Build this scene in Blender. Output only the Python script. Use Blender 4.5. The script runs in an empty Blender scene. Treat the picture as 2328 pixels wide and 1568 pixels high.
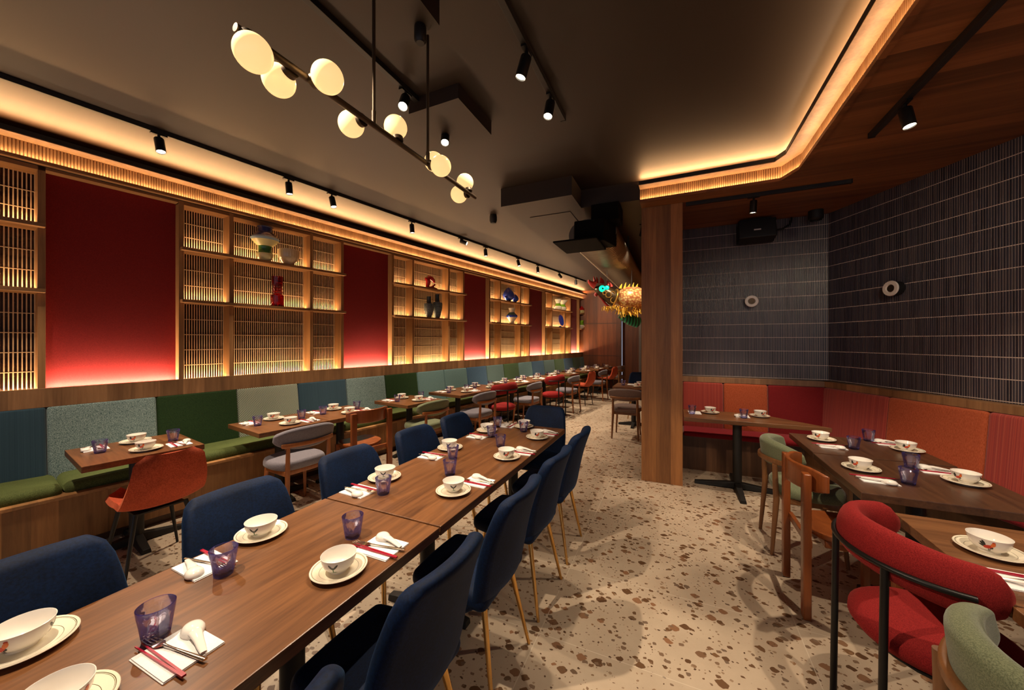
import bpy, bmesh, math, random
from mathutils import Matrix, Vector
random.seed(7)
SC = bpy.context.scene
COL = SC.collection
PI = math.pi

# ------------------------------------------------------------------ camera, world, exposure
cd = bpy.data.cameras.new('camera'); cam = bpy.data.objects.new('camera', cd); COL.objects.link(cam)
cd.sensor_width = 36.0; cd.lens = 825 / 2328 * 36.0
cd.shift_y = -9 / 2328; cd.clip_start = 0.02; cd.clip_end = 100
cam.location = (0, 0, 1.55); cam.rotation_euler = (PI / 2, 0, math.radians(24.4))
SC.camera = cam
SC.view_settings.view_transform = 'Standard'; SC.view_settings.look = 'None'
SC.view_settings.exposure = 0.12; SC.view_settings.gamma = 1.0
SC.view_settings.use_curve_mapping = False
W = bpy.data.worlds.new('world'); SC.world = W; W.use_nodes = True
W.node_tree.nodes['Background'].inputs[0].default_value = (0.78, 0.82, 1.0, 1)
W.node_tree.nodes['Background'].inputs[1].default_value = 0.38
try:
    SC.cycles.use_denoising = True
    SC.cycles.caustics_reflective = False; SC.cycles.caustics_refractive = False
    SC.cycles.max_bounces = 8; SC.cycles.sample_clamp_indirect = 4.0
    SC.cycles.blur_glossy = 1.0
except Exception:
    pass

# light colours and strengths
LED = (1.0, 0.62, 0.31); WARM = (1.0, 0.80, 0.58); UP = (1.0, 0.50, 0.19); CV = (1.0, 0.74, 0.47)
K_SPOT = 1.7; K_LED = 1.0

# ------------------------------------------------------------------ colours and materials
def L(r, g, b):
    f = lambda c: (c / 255 / 12.92) if c / 255 <= 0.04045 else ((c / 255 + 0.055) / 1.055) ** 2.4
    return (f(r), f(g), f(b), 1)

class N:
    def __init__(s, name):
        s.m = bpy.data.materials.new(name); s.m.use_nodes = True
        s.t = s.m.node_tree; s.b = s.t.nodes['Principled BSDF']; s.l = s.t.links
    def n(s, typ, **kw):
        x = s.t.nodes.new(typ)
        for k, v in kw.items():
            if k[:2] == 'i_':
                k = k[2:]; k = int(k) if k.isdigit() else k
                if hasattr(v, 'bl_idname') or isinstance(v, bpy.types.NodeSocket): s.l.new(v, x.inputs[k])
                else: x.inputs[k].default_value = v
            else: setattr(x, k, v)
        return x
    def math(s, op, a, b=0.0, c=0.0):
        x = s.n('ShaderNodeMath', operation=op)
        for i, v in enumerate((a, b, c)):
            if isinstance(v, bpy.types.NodeSocket): s.l.new(v, x.inputs[i])
            else: x.inputs[i].default_value = v
        return x.outputs[0]
    def mix(s, f, a, b, mode='MIX'):
        x = s.n('ShaderNodeMix', data_type='RGBA', blend_type=mode)
        for i, v in ((0, f), (6, a), (7, b)):
            if isinstance(v, bpy.types.NodeSocket): s.l.new(v, x.inputs[i])
            else: x.inputs[i].default_value = v
        return x.outputs[2]
    def co(s): return s.n('ShaderNodeTexCoord').outputs['Object']
    def mapv(s, v, scale=(1, 1, 1), rot=(0, 0, 0), loc=(0, 0, 0)):
        x = s.n('ShaderNodeMapping'); s.l.new(v, x.inputs[0])
        x.inputs['Scale'].default_value = scale; x.inputs['Rotation'].default_value = rot; x.inputs['Location'].default_value = loc
        return x.outputs[0]
    def noise(s, v, scale=5, detail=4, rough=0.5, dist=0.0):
        x = s.n('ShaderNodeTexNoise'); s.l.new(v, x.inputs['Vector'])
        x.inputs['Scale'].default_value = scale; x.inputs['Detail'].default_value = detail
        x.inputs['Roughness'].default_value = rough; x.inputs['Distortion'].default_value = dist
        return x.outputs['Fac']
    def ramp(s, f, *stops):
        x = s.n('ShaderNodeValToRGB'); s.l.new(f, x.inputs[0]); e = x.color_ramp.elements
        while len(e) < len(stops): e.new(0.5)
        for i, (p, c) in enumerate(stops): e[i].position = p; e[i].color = c
        return x.outputs[0]
    def set(s, key, v):
        if isinstance(v, bpy.types.NodeSocket): s.l.new(v, s.b.inputs[key])
        else: s.b.inputs[key].default_value = v
    def bump(s, h, strength=0.2, dist=0.01):
        x = s.n('ShaderNodeBump'); s.l.new(h, x.inputs['Height'])
        x.inputs['Strength'].default_value = strength; x.inputs['Distance'].default_value = dist
        s.l.new(x.outputs[0], s.b.inputs['Normal'])

def plain(name, c, rough=0.5, metal=0.0, emit=None, estr=0.0, coat=0.0, spec=None):
    m = N(name); m.set('Base Color', c); m.set('Roughness', rough); m.set('Metallic', metal)
    if emit: m.set('Emission Color', emit); m.set('Emission Strength', estr)
    if coat: m.set('Coat Weight', coat); m.set('Coat Roughness', 0.08)
    if spec is not None: m.set('Specular IOR Level', spec)
    return m.m

def wood(name, c1, c2, axis=0, rough=0.38, sc=1.0, plank=None, bump=0.05):
    """grain runs along `axis` of the object; plank = (axis, width) varies tone board by board"""
    m = N(name); co = m.co()
    s = [26 * sc] * 3; s[axis] = 1.6 * sc
    v = m.mapv(co, tuple(s))
    tone = None
    if plank:
        sep = m.n('ShaderNodeSeparateXYZ', i_0=co)
        pid = m.math('FLOOR', m.math('DIVIDE', sep.outputs[plank[0]], plank[1]))
        wn = m.n('ShaderNodeTexWhiteNoise', noise_dimensions='1D'); m.l.new(pid, wn.inputs['W'])
        tone = wn.outputs['Value']
        add = m.n('ShaderNodeVectorMath', operation='ADD'); m.l.new(v, add.inputs[0])
        cb = m.n('ShaderNodeCombineXYZ'); off = m.math('MULTIPLY', tone, 37.0)
        for i in range(3): m.l.new(off, cb.inputs[i])
        m.l.new(cb.outputs[0], add.inputs[1]); v = add.outputs[0]
    n1 = m.noise(v, 0.35, 5, 0.6, 0.8); n2 = m.noise(v, 2.2, 6, 0.65, 0.2)
    f = m.math('ADD', m.math('MULTIPLY', n1, 0.65), m.math('MULTIPLY', n2, 0.35))
    col = m.ramp(f, (0.34, c1), (0.66, c2))
    if tone is not None:
        g = m.math('MULTIPLY_ADD', tone, 0.55, 0.68)
        cc = m.n('ShaderNodeCombineColor')
        for i in range(3): m.l.new(g, cc.inputs[i])
        col = m.mix(1.0, col, cc.outputs[0], 'MULTIPLY')
    m.set('Base Color', col); m.set('Roughness', rough); m.bump(n2, bump, 0.004)
    return m.m

def fabric(name, c1, c2, scale=220, rough=0.9, sheen=0.3, tint=None, stretch=(1, 1, 1), bump=0.25, blotch=0.0):
    m = N(name); co = m.co(); v = m.mapv(co, stretch)
    n = m.noise(v, scale, 3, 0.6)
    col = m.ramp(n, (0.36, c1), (0.64, c2))
    if blotch:
        k = m.ramp(m.noise(co, 6, 3, 0.6), (0.35, (1 - blotch,) * 3 + (1,)), (0.65, (1 + blotch,) * 3 + (1,)))
        col = m.mix(1.0, col, k, 'MULTIPLY')
    m.set('Base Color', col); m.set('Roughness', rough); m.set('Sheen Weight', sheen)
    m.set('Sheen Roughness', 0.4); m.set('Sheen Tint', tint or (1, 1, 1, 1)); m.set('Specular IOR Level', 0.2)
    m.bump(n, bump, 0.003)
    return m.m

def stripes(name, base, cols, freq=1.0, axis=0):
    """woven vertical stripes across `axis`"""
    m = N(name); co = m.co()
    s = [0.02] * 3; s[axis] = 60 * freq
    n = m.noise(m.mapv(co, tuple(s)), 1.0, 3, 0.8)
    st = [(0.32 + 0.36 * i / (len(cols) - 1), c) for i, c in enumerate(cols)]
    w = m.noise(co, 260, 2, 0.5)
    col = m.mix(0.25, m.ramp(n, *st), base)
    m.set('Base Color', col); m.set('Roughness', 0.9); m.set('Sheen Weight', 0.2); m.set('Specular IOR Level', 0.2)
    m.bump(w, 0.25, 0.003)
    return m.m

def dotted(name, c1, c2, scale=70):
    m = N(name); co = m.co()
    v = m.n('ShaderNodeTexVoronoi', feature='F1'); m.l.new(m.mapv(co, (1, 0.02, 1), (0, PI / 4, 0)), v.inputs['Vector'])
    v.inputs['Scale'].default_value = scale; v.inputs['Randomness'].default_value = 0.0
    col = m.ramp(v.outputs['Distance'], (0.3, c1), (0.42, c2))
    m.set('Base Color', col); m.set('Roughness', 0.9); m.set('Sheen Weight', 0.2); m.set('Specular IOR Level', 0.2)
    return m.m

def terrazzo():
    m = N('terrazzo'); co = m.co()
    n = m.n('ShaderNodeTexNoise'); m.l.new(co, n.inputs['Vector']); n.inputs['Scale'].default_value = 30; n.inputs['Detail'].default_value = 2
    dv = m.n('ShaderNodeVectorMath', operation='MULTIPLY_ADD'); m.l.new(n.outputs['Color'], dv.inputs[0])
    dv.inputs[1].default_value = (0.022, 0.022, 0); m.l.new(co, dv.inputs[2])
    col = m.ramp(m.noise(co, 3.5, 4, 0.6), (0.3, L(188, 168, 146)), (0.7, L(206, 187, 164)))
    col = m.mix(m.math('MULTIPLY', m.noise(co, 120, 2, 0.6), 0.25), col, L(180, 158, 130))
    # several generations of stone chips, each a Voronoi cell shrunk by its own random size
    for sc, lo, hi, off, dens, cols in ((15, 0.16, 0.50, 0.0, 0.62, ((0.0, L(96, 68, 46)), (0.35, L(132, 98, 68)), (0.6, L(158, 128, 98)), (0.8, L(112, 90, 70)), (1.0, L(150, 108, 78)))),
                                        (24, 0.12, 0.46, 3.7, 0.50, ((0.0, L(100, 72, 50)), (0.5, L(150, 116, 86)), (1.0, L(120, 100, 84)))),
                                        (48, 0.08, 0.42, 9.1, 0.45, ((0.0, L(88, 64, 46)), (0.5, L(128, 98, 72)), (1.0, L(160, 134, 108))))):
        v = m.n('ShaderNodeTexVoronoi', feature='F1', distance='MINKOWSKI')
        v.inputs['Exponent'].default_value = 1.4
        m.l.new(m.mapv(dv.outputs[0], (1, 1.25, 0), (0, 0, off), (off, off * 1.7, 0)), v.inputs['Vector']); v.inputs['Scale'].default_value = sc
        sp = m.n('ShaderNodeSeparateColor'); m.l.new(v.outputs['Color'], sp.inputs[0])
        thr = m.math('MULTIPLY_ADD', sp.outputs[0], hi - lo, lo)
        on = m.math('MULTIPLY', m.math('LESS_THAN', v.outputs['Distance'], thr), m.math('LESS_THAN', sp.outputs[1], dens))
        col = m.mix(on, col, m.ramp(sp.outputs[2], *cols))
    sep = m.n('ShaderNodeSeparateXYZ', i_0=co)
    def line(o, off, pitch):
        d = m.math('ABSOLUTE', m.math('SUBTRACT', m.math('FRACT', m.math('DIVIDE', m.math('SUBTRACT', o, off - pitch / 2), pitch)), 0.5))
        return m.math('LESS_THAN', d, 0.0022 / pitch)
    j = m.math('MAXIMUM', line(sep.outputs[0], -0.665, 1.258), line(sep.outputs[1], 1.815, 0.605))
    col = m.mix(m.math('MULTIPLY', j, 0.55), col, L(225, 212, 192))
    m.set('Base Color', col); m.set('Roughness', 0.33); m.set('Specular IOR Level', 0.4)
    return m.m

def finger_tile():
    """dark glazed finger tiles: one moulded rib per tile column, pale grout every course (local x = along wall, z = up)"""
    m = N('finger_tile'); co = m.co(); sep = m.n('ShaderNodeSeparateXYZ', i_0=co)
    px, pz = 0.0165, 0.1645
    cx = m.math('DIVIDE', sep.outputs[0], px); cz = m.math('DIVIDE', m.math('SUBTRACT', sep.outputs[2], 1.10), pz)
    cb = m.n('ShaderNodeCombineXYZ'); m.l.new(m.math('FLOOR', cx), cb.inputs[0]); m.l.new(m.math('FLOOR', cz), cb.inputs[1])
    wn = m.n('ShaderNodeTexWhiteNoise', noise_dimensions='2D'); m.l.new(cb.outputs[0], wn.inputs['Vector'])
    col = m.ramp(wn.outputs['Value'], (0.0, L(32, 33, 44)), (0.5, L(50, 50, 62)), (1.0, L(66, 61, 66)))
    fz = m.math('ABSOLUTE', m.math('SUBTRACT', m.math('FRACT', cz), 0.5))
    fx = m.math('ABSOLUTE', m.math('SUBTRACT', m.math('FRACT', cx), 0.5))
    g = m.math('MAXIMUM', m.math('GREATER_THAN', fz, 0.5 - 0.0028 / pz), m.math('GREATER_THAN', fx, 0.5 - 0.0012 / px))
    m.set('Base Color', m.mix(g, col, L(206, 186, 172)))
    m.set('Roughness', m.math('MULTIPLY_ADD', g, 0.5, 0.28))
    return m.m

M = {}
M['walnut'] = wood('walnut', L(74, 44, 25), L(132, 86, 50), 1, 0.33, 1.6)              # table tops, grain along y
M['walnut_x'] = wood('walnut_x', L(84, 52, 30), L(140, 94, 58), 0, 0.33, 1.6)
M['walnut_dark'] = wood('walnut_dark', L(58, 36, 25), L(100, 66, 44), 1, 0.3, 1.6)
M['bench_dark'] = wood('plank_bench_dark', L(70, 44, 26), L(104, 70, 44), 2, 0.45, plank=(0, 0.16))
M['edge'] = wood('walnut_edge', L(66, 44, 30), L(98, 68, 46), 1, 0.42)
M['unit'] = wood('oak_frame', L(120, 82, 48), L(168, 122, 76), 2, 0.45)
M['unit_x'] = wood('oak_board', L(112, 76, 44), L(160, 114, 70), 0, 0.45)
M['rail'] = wood('plank_rail', L(112, 78, 50), L(160, 118, 80), 2, 0.45, plank=(0, 0.17))
M['bench'] = wood('plank_bench', L(120, 80, 44), L(172, 122, 72), 2, 0.45, plank=(0, 0.12))
M['pillar'] = wood('plank_pillar', L(118, 74, 40), L(170, 114, 64), 2, 0.45, plank=(0, 0.15))
M['backwall'] = wood('plank_backwall', L(96, 50, 20), L(140, 78, 34), 2, 0.45, plank=(0, 0.3))
M['soffit'] = wood('plank_soffit', L(100, 58, 30), L(150, 94, 52), 0, 0.5, sc=0.6, plank=(1, 0.14))
M['slat'] = wood('slat_wood', L(140, 96, 56), L(180, 130, 80), 2, 0.5)
M['chairwood'] = wood('chair_wood', L(120, 66, 30), L(166, 98, 48), 2, 0.32)
M['chairdark'] = wood('chair_wood_brown', L(104, 66, 38), L(146, 98, 58), 2, 0.35)
M['cherry'] = wood('cherry_wood', L(112, 56, 25), L(154, 84, 40), 2, 0.28)
M['lattice'] = plain('lattice_metal', L(206, 178, 140), 0.5)
M['ceil'] = plain('ceiling_paint', L(40, 28, 20), 0.55)
M['black'] = plain('black_paint', L(24, 22, 21), 0.5)
M['blackmetal'] = plain('black_metal', L(26, 24, 23), 0.42, 0.4)
M['iron'] = plain('cast_iron', L(34, 32, 30), 0.55, 0.3)
M['gold'] = plain('brass_leg', L(214, 168, 98), 0.25, 1.0)
M['steel'] = plain('cutlery_steel', L(226, 206, 180), 0.18, 1.0)
M['bronze'] = plain('bronze_rod', L(72, 58, 44), 0.45, 0.7)
M['white'] = plain('white_glaze', L(240, 234, 226), 0.12, coat=0.3)
M['cream'] = plain('cream_glaze', L(238, 226, 200), 0.15, coat=0.3)
M['napkin'] = fabric('napkin_paper', L(238, 236, 236), L(250, 248, 246), 300, 0.9, 0.1, bump=0.08)
M['redstick'] = plain('red_lacquer', L(164, 14, 46), 0.3)
M['deep_black'] = plain('near_black_matte', L(8, 7, 7), 0.8, spec=0.1)  # near-black matte colour of the duct plenum and the dragon's pupil
M['lens'] = plain('lamp_lens', L(255, 240, 220), 0.3, emit=(1, 0.86, 0.62, 1), estr=14)
M['globe'] = plain('opal_globe', L(250, 224, 170), 0.18, emit=(1.0, 0.66, 0.27, 1), estr=0.86)
M['ledstrip'] = plain('led_tape', L(255, 220, 170), 0.4, emit=(1, 0.55, 0.2, 1), estr=5)
M['tile'] = finger_tile()
M['floor'] = terrazzo()
M['redwall'] = fabric('red_wallcloth', L(112, 24, 24), L(136, 34, 32), 260, 0.85, 0.1, bump=0.1)
mm = N('antique_mirror'); co = mm.co()
mm.set('Base Color', mm.ramp(mm.noise(co, 9, 5, 0.7), (0.35, L(34, 20, 14)), (0.65, L(74, 46, 30)))); mm.set('Metallic', 0.6); mm.set('Roughness', 0.22)
M['mirror'] = mm.m
M['navy'] = fabric('navy_velvet', L(2, 17, 40), L(5, 27, 60), 130, 0.7, 0.22, L(44, 110, 165), bump=0.12, blotch=0.25)
M['greyfab'] = fabric('grey_tweed', L(88, 84, 92), L(136, 130, 138), 420, 0.9, 0.3)
M['taupefab'] = fabric('taupe_tweed', L(92, 78, 74), L(138, 118, 110), 420, 0.9, 0.3)
M['greenfab'] = fabric('sage_green_wool', L(90, 96, 72), L(126, 132, 102), 320, 0.95, 0.3)
M['redfab'] = fabric('red_wool', L(112, 22, 24), L(152, 38, 36), 360, 0.95, 0.15, L(255, 120, 110))
M['orangevel'] = fabric('orange_velvet', L(150, 58, 34), L(184, 80, 50), 140, 0.75, 0.5, L(255, 150, 110), bump=0.1, blotch=0.14)
M['seatgreen'] = fabric('olive_velvet', L(64, 74, 38), L(88, 98, 54), 180, 0.85, 0.4, L(170, 190, 120), blotch=0.12)
M['seatred'] = fabric('crimson_seat', L(128, 18, 28), L(160, 30, 40), 180, 0.85, 0.3)
M['b_teal'] = fabric('teal_tweed', L(64, 88, 90), L(150, 168, 164), 190, 0.95, 0.2)
M['b_teal2'] = fabric('pale_teal_weave', L(78, 108, 108), L(112, 138, 136), 260, 0.95, 0.2)
M['b_green'] = fabric('forest_velvet', L(24, 44, 20), L(40, 62, 30), 180, 0.85, 0.4, L(120, 150, 90))
M['b_moss'] = fabric('moss_velvet', L(52, 74, 42), L(76, 98, 58), 180, 0.85, 0.3)
M['b_slate'] = stripes('slate_ribbed', L(40, 62, 76), [L(26, 44, 58), L(52, 78, 92), L(36, 58, 72), L(70, 96, 106)], 3.0)
M['b_dot'] = dotted('dotted_weave', L(200, 204, 186), L(62, 80, 62), 75)
M['b_grey'] = fabric('greyteal_weave', L(72, 94, 92), L(100, 118, 112), 260, 0.95, 0.2)
M['b_blue'] = fabric('dusty_blue_weave', L(48, 74, 98), L(78, 104, 126), 260, 0.95, 0.2)
M['b_orange'] = fabric('rust_weave', L(158, 72, 40), L(184, 92, 58), 240, 0.95, 0.25, stretch=(1, 1, 0.25))
M['b_red'] = fabric('dark_red_weave', L(110, 24, 28), L(136, 36, 38), 300, 0.95, 0.2)
M['b_stripe'] = stripes('red_striped', L(156, 60, 52), [L(104, 52, 56), L(176, 72, 54), L(134, 50, 48), L(188, 88, 66), L(100, 66, 70)], 1.3)
M['duct'] = plain('galvanised_duct', L(140, 130, 116), 0.28, 0.9)
M['speaker'] = plain('speaker_black', L(20, 18, 17), 0.6)
M['ring'] = plain('ring_white', L(226, 214, 204), 0.4)
M['steelgrey'] = plain('grey_frame', L(120, 114, 106), 0.5)
M['goldscale'] = None

def glass(name, c, rough=0.02, ior=1.45):
    m = N(name); m.set('Base Color', c); m.set('Transmission Weight', 1.0); m.set('Roughness', rough); m.set('IOR', ior)
    return m.m
def thinglass(name, mid, edge, refraction_glow=0.06):
    """clear thin-walled pressed glass: tinted see-through body, deeper tint where seen edge-on, mirror-like highlights"""
    m = N(name); m.t.nodes.remove(m.b); out = m.t.nodes['Material Output']
    lw = m.n('ShaderNodeLayerWeight'); lw.inputs['Blend'].default_value = 0.35
    tr = m.n('ShaderNodeBsdfTransparent'); m.l.new(m.mix(lw.outputs['Facing'], mid, edge), tr.inputs[0])
    gl_ = m.n('ShaderNodeBsdfGlossy'); gl_.inputs['Roughness'].default_value = 0.04; gl_.inputs['Color'].default_value = (0.95, 0.95, 1, 1)
    mx = m.n('ShaderNodeMixShader'); m.l.new(m.math('MULTIPLY_ADD', lw.outputs['Fresnel'], 0.9, 0.03), mx.inputs[0])
    m.l.new(tr.outputs[0], mx.inputs[1]); m.l.new(gl_.outputs[0], mx.inputs[2])
    df = m.n('ShaderNodeBsdfTranslucent'); df.inputs[0].default_value = (0.34, 0.30, 1.0, 1)  # violet translucence stands in for light refracted inside the glass
    m2 = m.n('ShaderNodeMixShader'); m.l.new(m.math('MULTIPLY_ADD', lw.outputs['Facing'], refraction_glow, 0.015), m2.inputs[0])
    m.l.new(mx.outputs[0], m2.inputs[1]); m.l.new(df.outputs[0], m2.inputs[2]); m.l.new(m2.outputs[0], out.inputs[0])
    return m.m
M['tumbler'] = thinglass('blue_tumbler_glass', (0.985, 0.98, 1, 1), (0.74, 0.70, 1.0, 1))
M['tumblerbase'] = thinglass('deep_blue_glass', (0.5, 0.54, 1.0, 1), (0.2, 0.22, 1.0, 1), 0.22)
M['tumblerrim'] = thinglass('blue_glass_rim', (0.62, 0.58, 0.99, 1), (0.40, 0.34, 0.97, 1), 0.3)
M['redglass'] = glass('red_glass', (0.55, 0.01, 0.03, 1))

# ------------------------------------------------------------------ mesh helpers: a piece is (verts, faces)
def box(x0, x1, y0, y1, z0, z1):
    v = [(x, y, z) for x in (x0, x1) for y in (y0, y1) for z in (z0, z1)]
    return v, [(0, 1, 3, 2), (4, 6, 7, 5), (0, 4, 5, 1), (2, 3, 7, 6), (0, 2, 6, 4), (1, 5, 7, 3)]

def rbox(hx, hy, hz, r, n=3, m=(1, 1, 1), fn=None, c=(0, 0, 0)):
    """box with rounded edges, m interior divisions per axis, optional deformation fn(x,y,z)"""
    def ax(h, k):
        a = [(h - r) + r * math.tan(PI / 4 * i / n) for i in range(n, 0, -1)]
        mid = [(h - r) * (1 - 2 * i / k) for i in range(k + 1)]
        return a + mid + [-x for x in reversed(a)]
    A = [ax(hx, m[0]), ax(hy, m[1]), ax(hz, m[2])]; S = [len(a) - 1 for a in A]
    idx = {}; V = []
    def vid(i, j, k):
        if (i, j, k) not in idx:
            p = (A[0][i], A[1][j], A[2][k]); h = (hx - r, hy - r, hz - r)
            q = [max(-h[t], min(h[t], p[t])) for t in range(3)]
            d = [p[t] - q[t] for t in range(3)]; l = math.sqrt(sum(t * t for t in d))
            if l > 1e-9: p = tuple(q[t] + d[t] / l * r for t in range(3))
            p = fn(*p) if fn else p
            idx[(i, j, k)] = len(V); V.append((p[0] + c[0], p[1] + c[1], p[2] + c[2]))
        return idx[(i, j, k)]
    F = []
    for a, b, cc in ((0, 1, 2), (1, 2, 0), (2, 0, 1)):
        for e in (0, S[a]):
            for i in range(S[b]):
                for j in range(S[cc]):
                    q = []
                    for di, dj in ((0, 0), (1, 0), (1, 1), (0, 1)):
                        t = [0, 0, 0]; t[a] = e; t[b] = i + di; t[cc] = j + dj; q.append(vid(*t))
                    F.append(tuple(q if e == 0 else q[::-1]))
    return V, F

def lathe(prof, n=32, ang=None, fn=None):
    V = []; F = []; rings = []
    for r, z in prof:
        if r < 1e-6: rings.append([len(V)]); V.append((0, 0, z))
        else:
            rings.append(list(range(len(V), len(V) + n)))
            for i in range(n):
                a = 2 * PI * i / n; rr = r * (fn(a, z) if fn else 1)
                V.append((rr * math.cos(a), rr * math.sin(a), z))
    for A, B in zip(rings, rings[1:]):
        for i in range(n):
            j = (i + 1) % n
            if len(A) == 1 and len(B) == 1: continue
            if len(A) == 1: F.append((A[0], B[j], B[i]))
            elif len(B) == 1: F.append((A[i], A[j], B[0]))
            else: F.append((A[i], A[j], B[j], B[i]))
    return V, F

def tube(pts, r, n=10, flat=None, closed=False):
    """round (or flattened) tube along pts; r number or list; flat = (sx, sy) cross-section scale"""
    P = [Vector(p) for p in pts]; k = len(P); R = r if isinstance(r, (list, tuple)) else [r] * k
    T = []
    for i in range(k):
        a = P[(i - 1) % k] if (closed or i > 0) else P[0]; b = P[(i + 1) % k] if (closed or i < k - 1) else P[-1]
        T.append((b - a).normalized())
    up = Vector((0, 0, 1)) if abs(T[0].z) < 0.9 else Vector((1, 0, 0))
    x = T[0].cross(up).normalized(); V = []; F = []
    sx, sy = flat or (1, 1)
    for i in range(k):
        x = (x - T[i] * x.dot(T[i])).normalized(); y = T[i].cross(x)
        for j in range(n):
            a = 2 * PI * (j + 0.5) / n
            V.append(tuple(P[i] + x * (R[i] * sx * math.cos(a)) + y * (R[i] * sy * math.sin(a))))
    for i in range(k if closed else k - 1):
        for j in range(n):
            a, b = i * n + j, i * n + (j + 1) % n; c, d = ((i + 1) % k) * n + (j + 1) % n, ((i + 1) % k) * n + j
            F.append((a, b, c, d))
    if not closed: F.append(tuple(range(n - 1, -1, -1))); F.append(tuple((k - 1) * n + j for j in range(n)))
    return V, F

def prism(poly, z0, z1):
    n = len(poly); V = [(x, y, z0) for x, y in poly] + [(x, y, z1) for x, y in poly]
    F = [tuple(range(n - 1, -1, -1)), tuple(range(n, 2 * n))]
    F += [(i, (i + 1) % n, n + (i + 1) % n, n + i) for i in range(n)]
    return V, F

def sheet(fn, nu, nv, th):
    """thin curved sheet with thickness: fn(i/nu, j/nv) -> point"""
    G = [[Vector(fn(i / nu, j / nv)) for j in range(nv + 1)] for i in range(nu + 1)]
    V = []; F = []
    def nor(i, j):
        a = G[min(i + 1, nu)][j] - G[max(i - 1, 0)][j]; b = G[i][min(j + 1, nv)] - G[i][max(j - 1, 0)]
        return a.cross(b).normalized()
    for s in (0.5, -0.5):
        for i in range(nu + 1):
            for j in range(nv + 1): V.append(tuple(G[i][j] + nor(i, j) * th * s))
    k = (nu + 1) * (nv + 1); q = lambda i, j, o: o * k + i * (nv + 1) + j
    for i in range(nu):
        for j in range(nv):
            F.append((q(i, j, 0), q(i + 1, j, 0), q(i + 1, j + 1, 0), q(i, j + 1, 0)))
            F.append((q(i, j + 1, 1), q(i + 1, j + 1, 1), q(i + 1, j, 1), q(i, j, 1)))
    for i in range(nu):
        F.append((q(i, 0, 1), q(i + 1, 0, 1), q(i + 1, 0, 0), q(i, 0, 0))); F.append((q(i, nv, 0), q(i + 1, nv, 0), q(i + 1, nv, 1), q(i, nv, 1)))
    for j in range(nv):
        F.append((q(0, j, 0), q(0, j + 1, 0), q(0, j + 1, 1), q(0, j, 1))); F.append((q(nu, j, 1), q(nu, j + 1, 1), q(nu, j + 1, 0), q(nu, j, 0)))
    return V, F

def xf(piece, mat): return [tuple(mat @ Vector(p)) for p in piece[0]], piece[1]
def mv(piece, x=0, y=0, z=0): return [(a + x, b + y, c + z) for a, b, c in piece[0]], piece[1]
RX = lambda d: Matrix.Rotation(math.radians(d), 4, 'X')
RY = lambda d: Matrix.Rotation(math.radians(d), 4, 'Y')
RZ = lambda d: Matrix.Rotation(math.radians(d), 4, 'Z')
TR = lambda x, y, z: Matrix.Translation((x, y, z))

def mesh(name, pieces, mats, smooth=38, bevel=0.0):
    """pieces: list of (verts, faces) or (verts, faces, material index) -> one mesh datablock"""
    if not isinstance(mats, (list, tuple)): mats = [mats]
    V = []; F = []; MI = []
    for p in pieces:
        o = len(V); V += p[0]; F += [tuple(i + o for i in f) for f in p[1]]; MI += [p[2] if len(p) > 2 else 0] * len(p[1])
    me = bpy.data.meshes.new(name); me.from_pydata(V, [], F); me.polygons.foreach_set('material_index', MI)
    for m in mats: me.materials.append(m)
    bm = bmesh.new(); bm.from_mesh(me)
    if bevel:
        bmesh.ops.bevel(bm, geom=[e for e in bm.edges if len(e.link_faces) == 2 and e.calc_face_angle(0) > 0.6], offset=bevel, segments=2, affect='EDGES', profile=0.6)
    bmesh.ops.recalc_face_normals(bm, faces=bm.faces)
    lim = math.radians(smooth)
    for e in bm.edges: e.smooth = not (len(e.link_faces) == 2 and e.calc_face_angle(0) > lim)
    for f in bm.faces: f.smooth = smooth > 0
    bm.to_mesh(me); bm.free(); me.update()
    return me

def link(name, data, parent=None, loc=(0, 0, 0), rot=(0, 0, 0), label=None):
    o = bpy.data.objects.new(name, data); COL.objects.link(o)
    o.location = loc; o.rotation_euler = rot
    if parent: o.parent = parent
    if label: o['label'] = label
    return o

def tag(o, label, cat, group=None, kind=None):
    if label: o['label'] = label
    if cat: o['category'] = cat
    if group: o['group'] = group
    if kind: o['kind'] = kind
    return o

def thing(name, label, cat, loc=(0, 0, 0), rz=0.0, group=None):
    o = link(name, None, None, loc, (0, 0, rz)); o.empty_display_size = 0.1
    return tag(o, label, cat, group)

def struct(name, pieces, m, loc=(0, 0, 0), rz=0.0, smooth=0, bevel=0.0, label=None):
    o = link(name, mesh(name, pieces, m, smooth, bevel), None, loc, (0, 0, rz)); o['kind'] = 'structure'
    if label: o['label'] = label
    return o

def dup(root, loc, rz=None, label=None, group=None):
    r = root.copy(); COL.objects.link(r); r.location = loc
    if rz is not None: r.rotation_euler = (0, 0, rz)
    if label: r['label'] = label
    if group: r['group'] = group
    for ch in list(root.children):
        c = ch.copy(); COL.objects.link(c); c.parent = r
        for g in list(ch.children):
            d = g.copy(); COL.objects.link(d); d.parent = c
    return r

def area(name, parent, loc, rot, sx, sy, power, color=LED, spread=PI):
    ld = bpy.data.lights.new(name, 'AREA'); ld.shape = 'RECTANGLE'; ld.size = sx; ld.size_y = sy
    ld.energy = power; ld.color = color; ld.spread = spread
    o = bpy.data.objects.new(name, ld); COL.objects.link(o); o.location = loc; o.rotation_euler = rot
    if parent: o.parent = parent
    return o

# wall frame: local x runs along the left wall, local y goes into the wall, z up
WA = math.radians(81.2)
wx, wy = math.cos(WA), math.sin(WA)
def WP(t, s, z=0.0): return (t * wx - (-s) * wy, t * wy + (-s) * wx, z)     # s is the (negative) distance towards the wall
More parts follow.
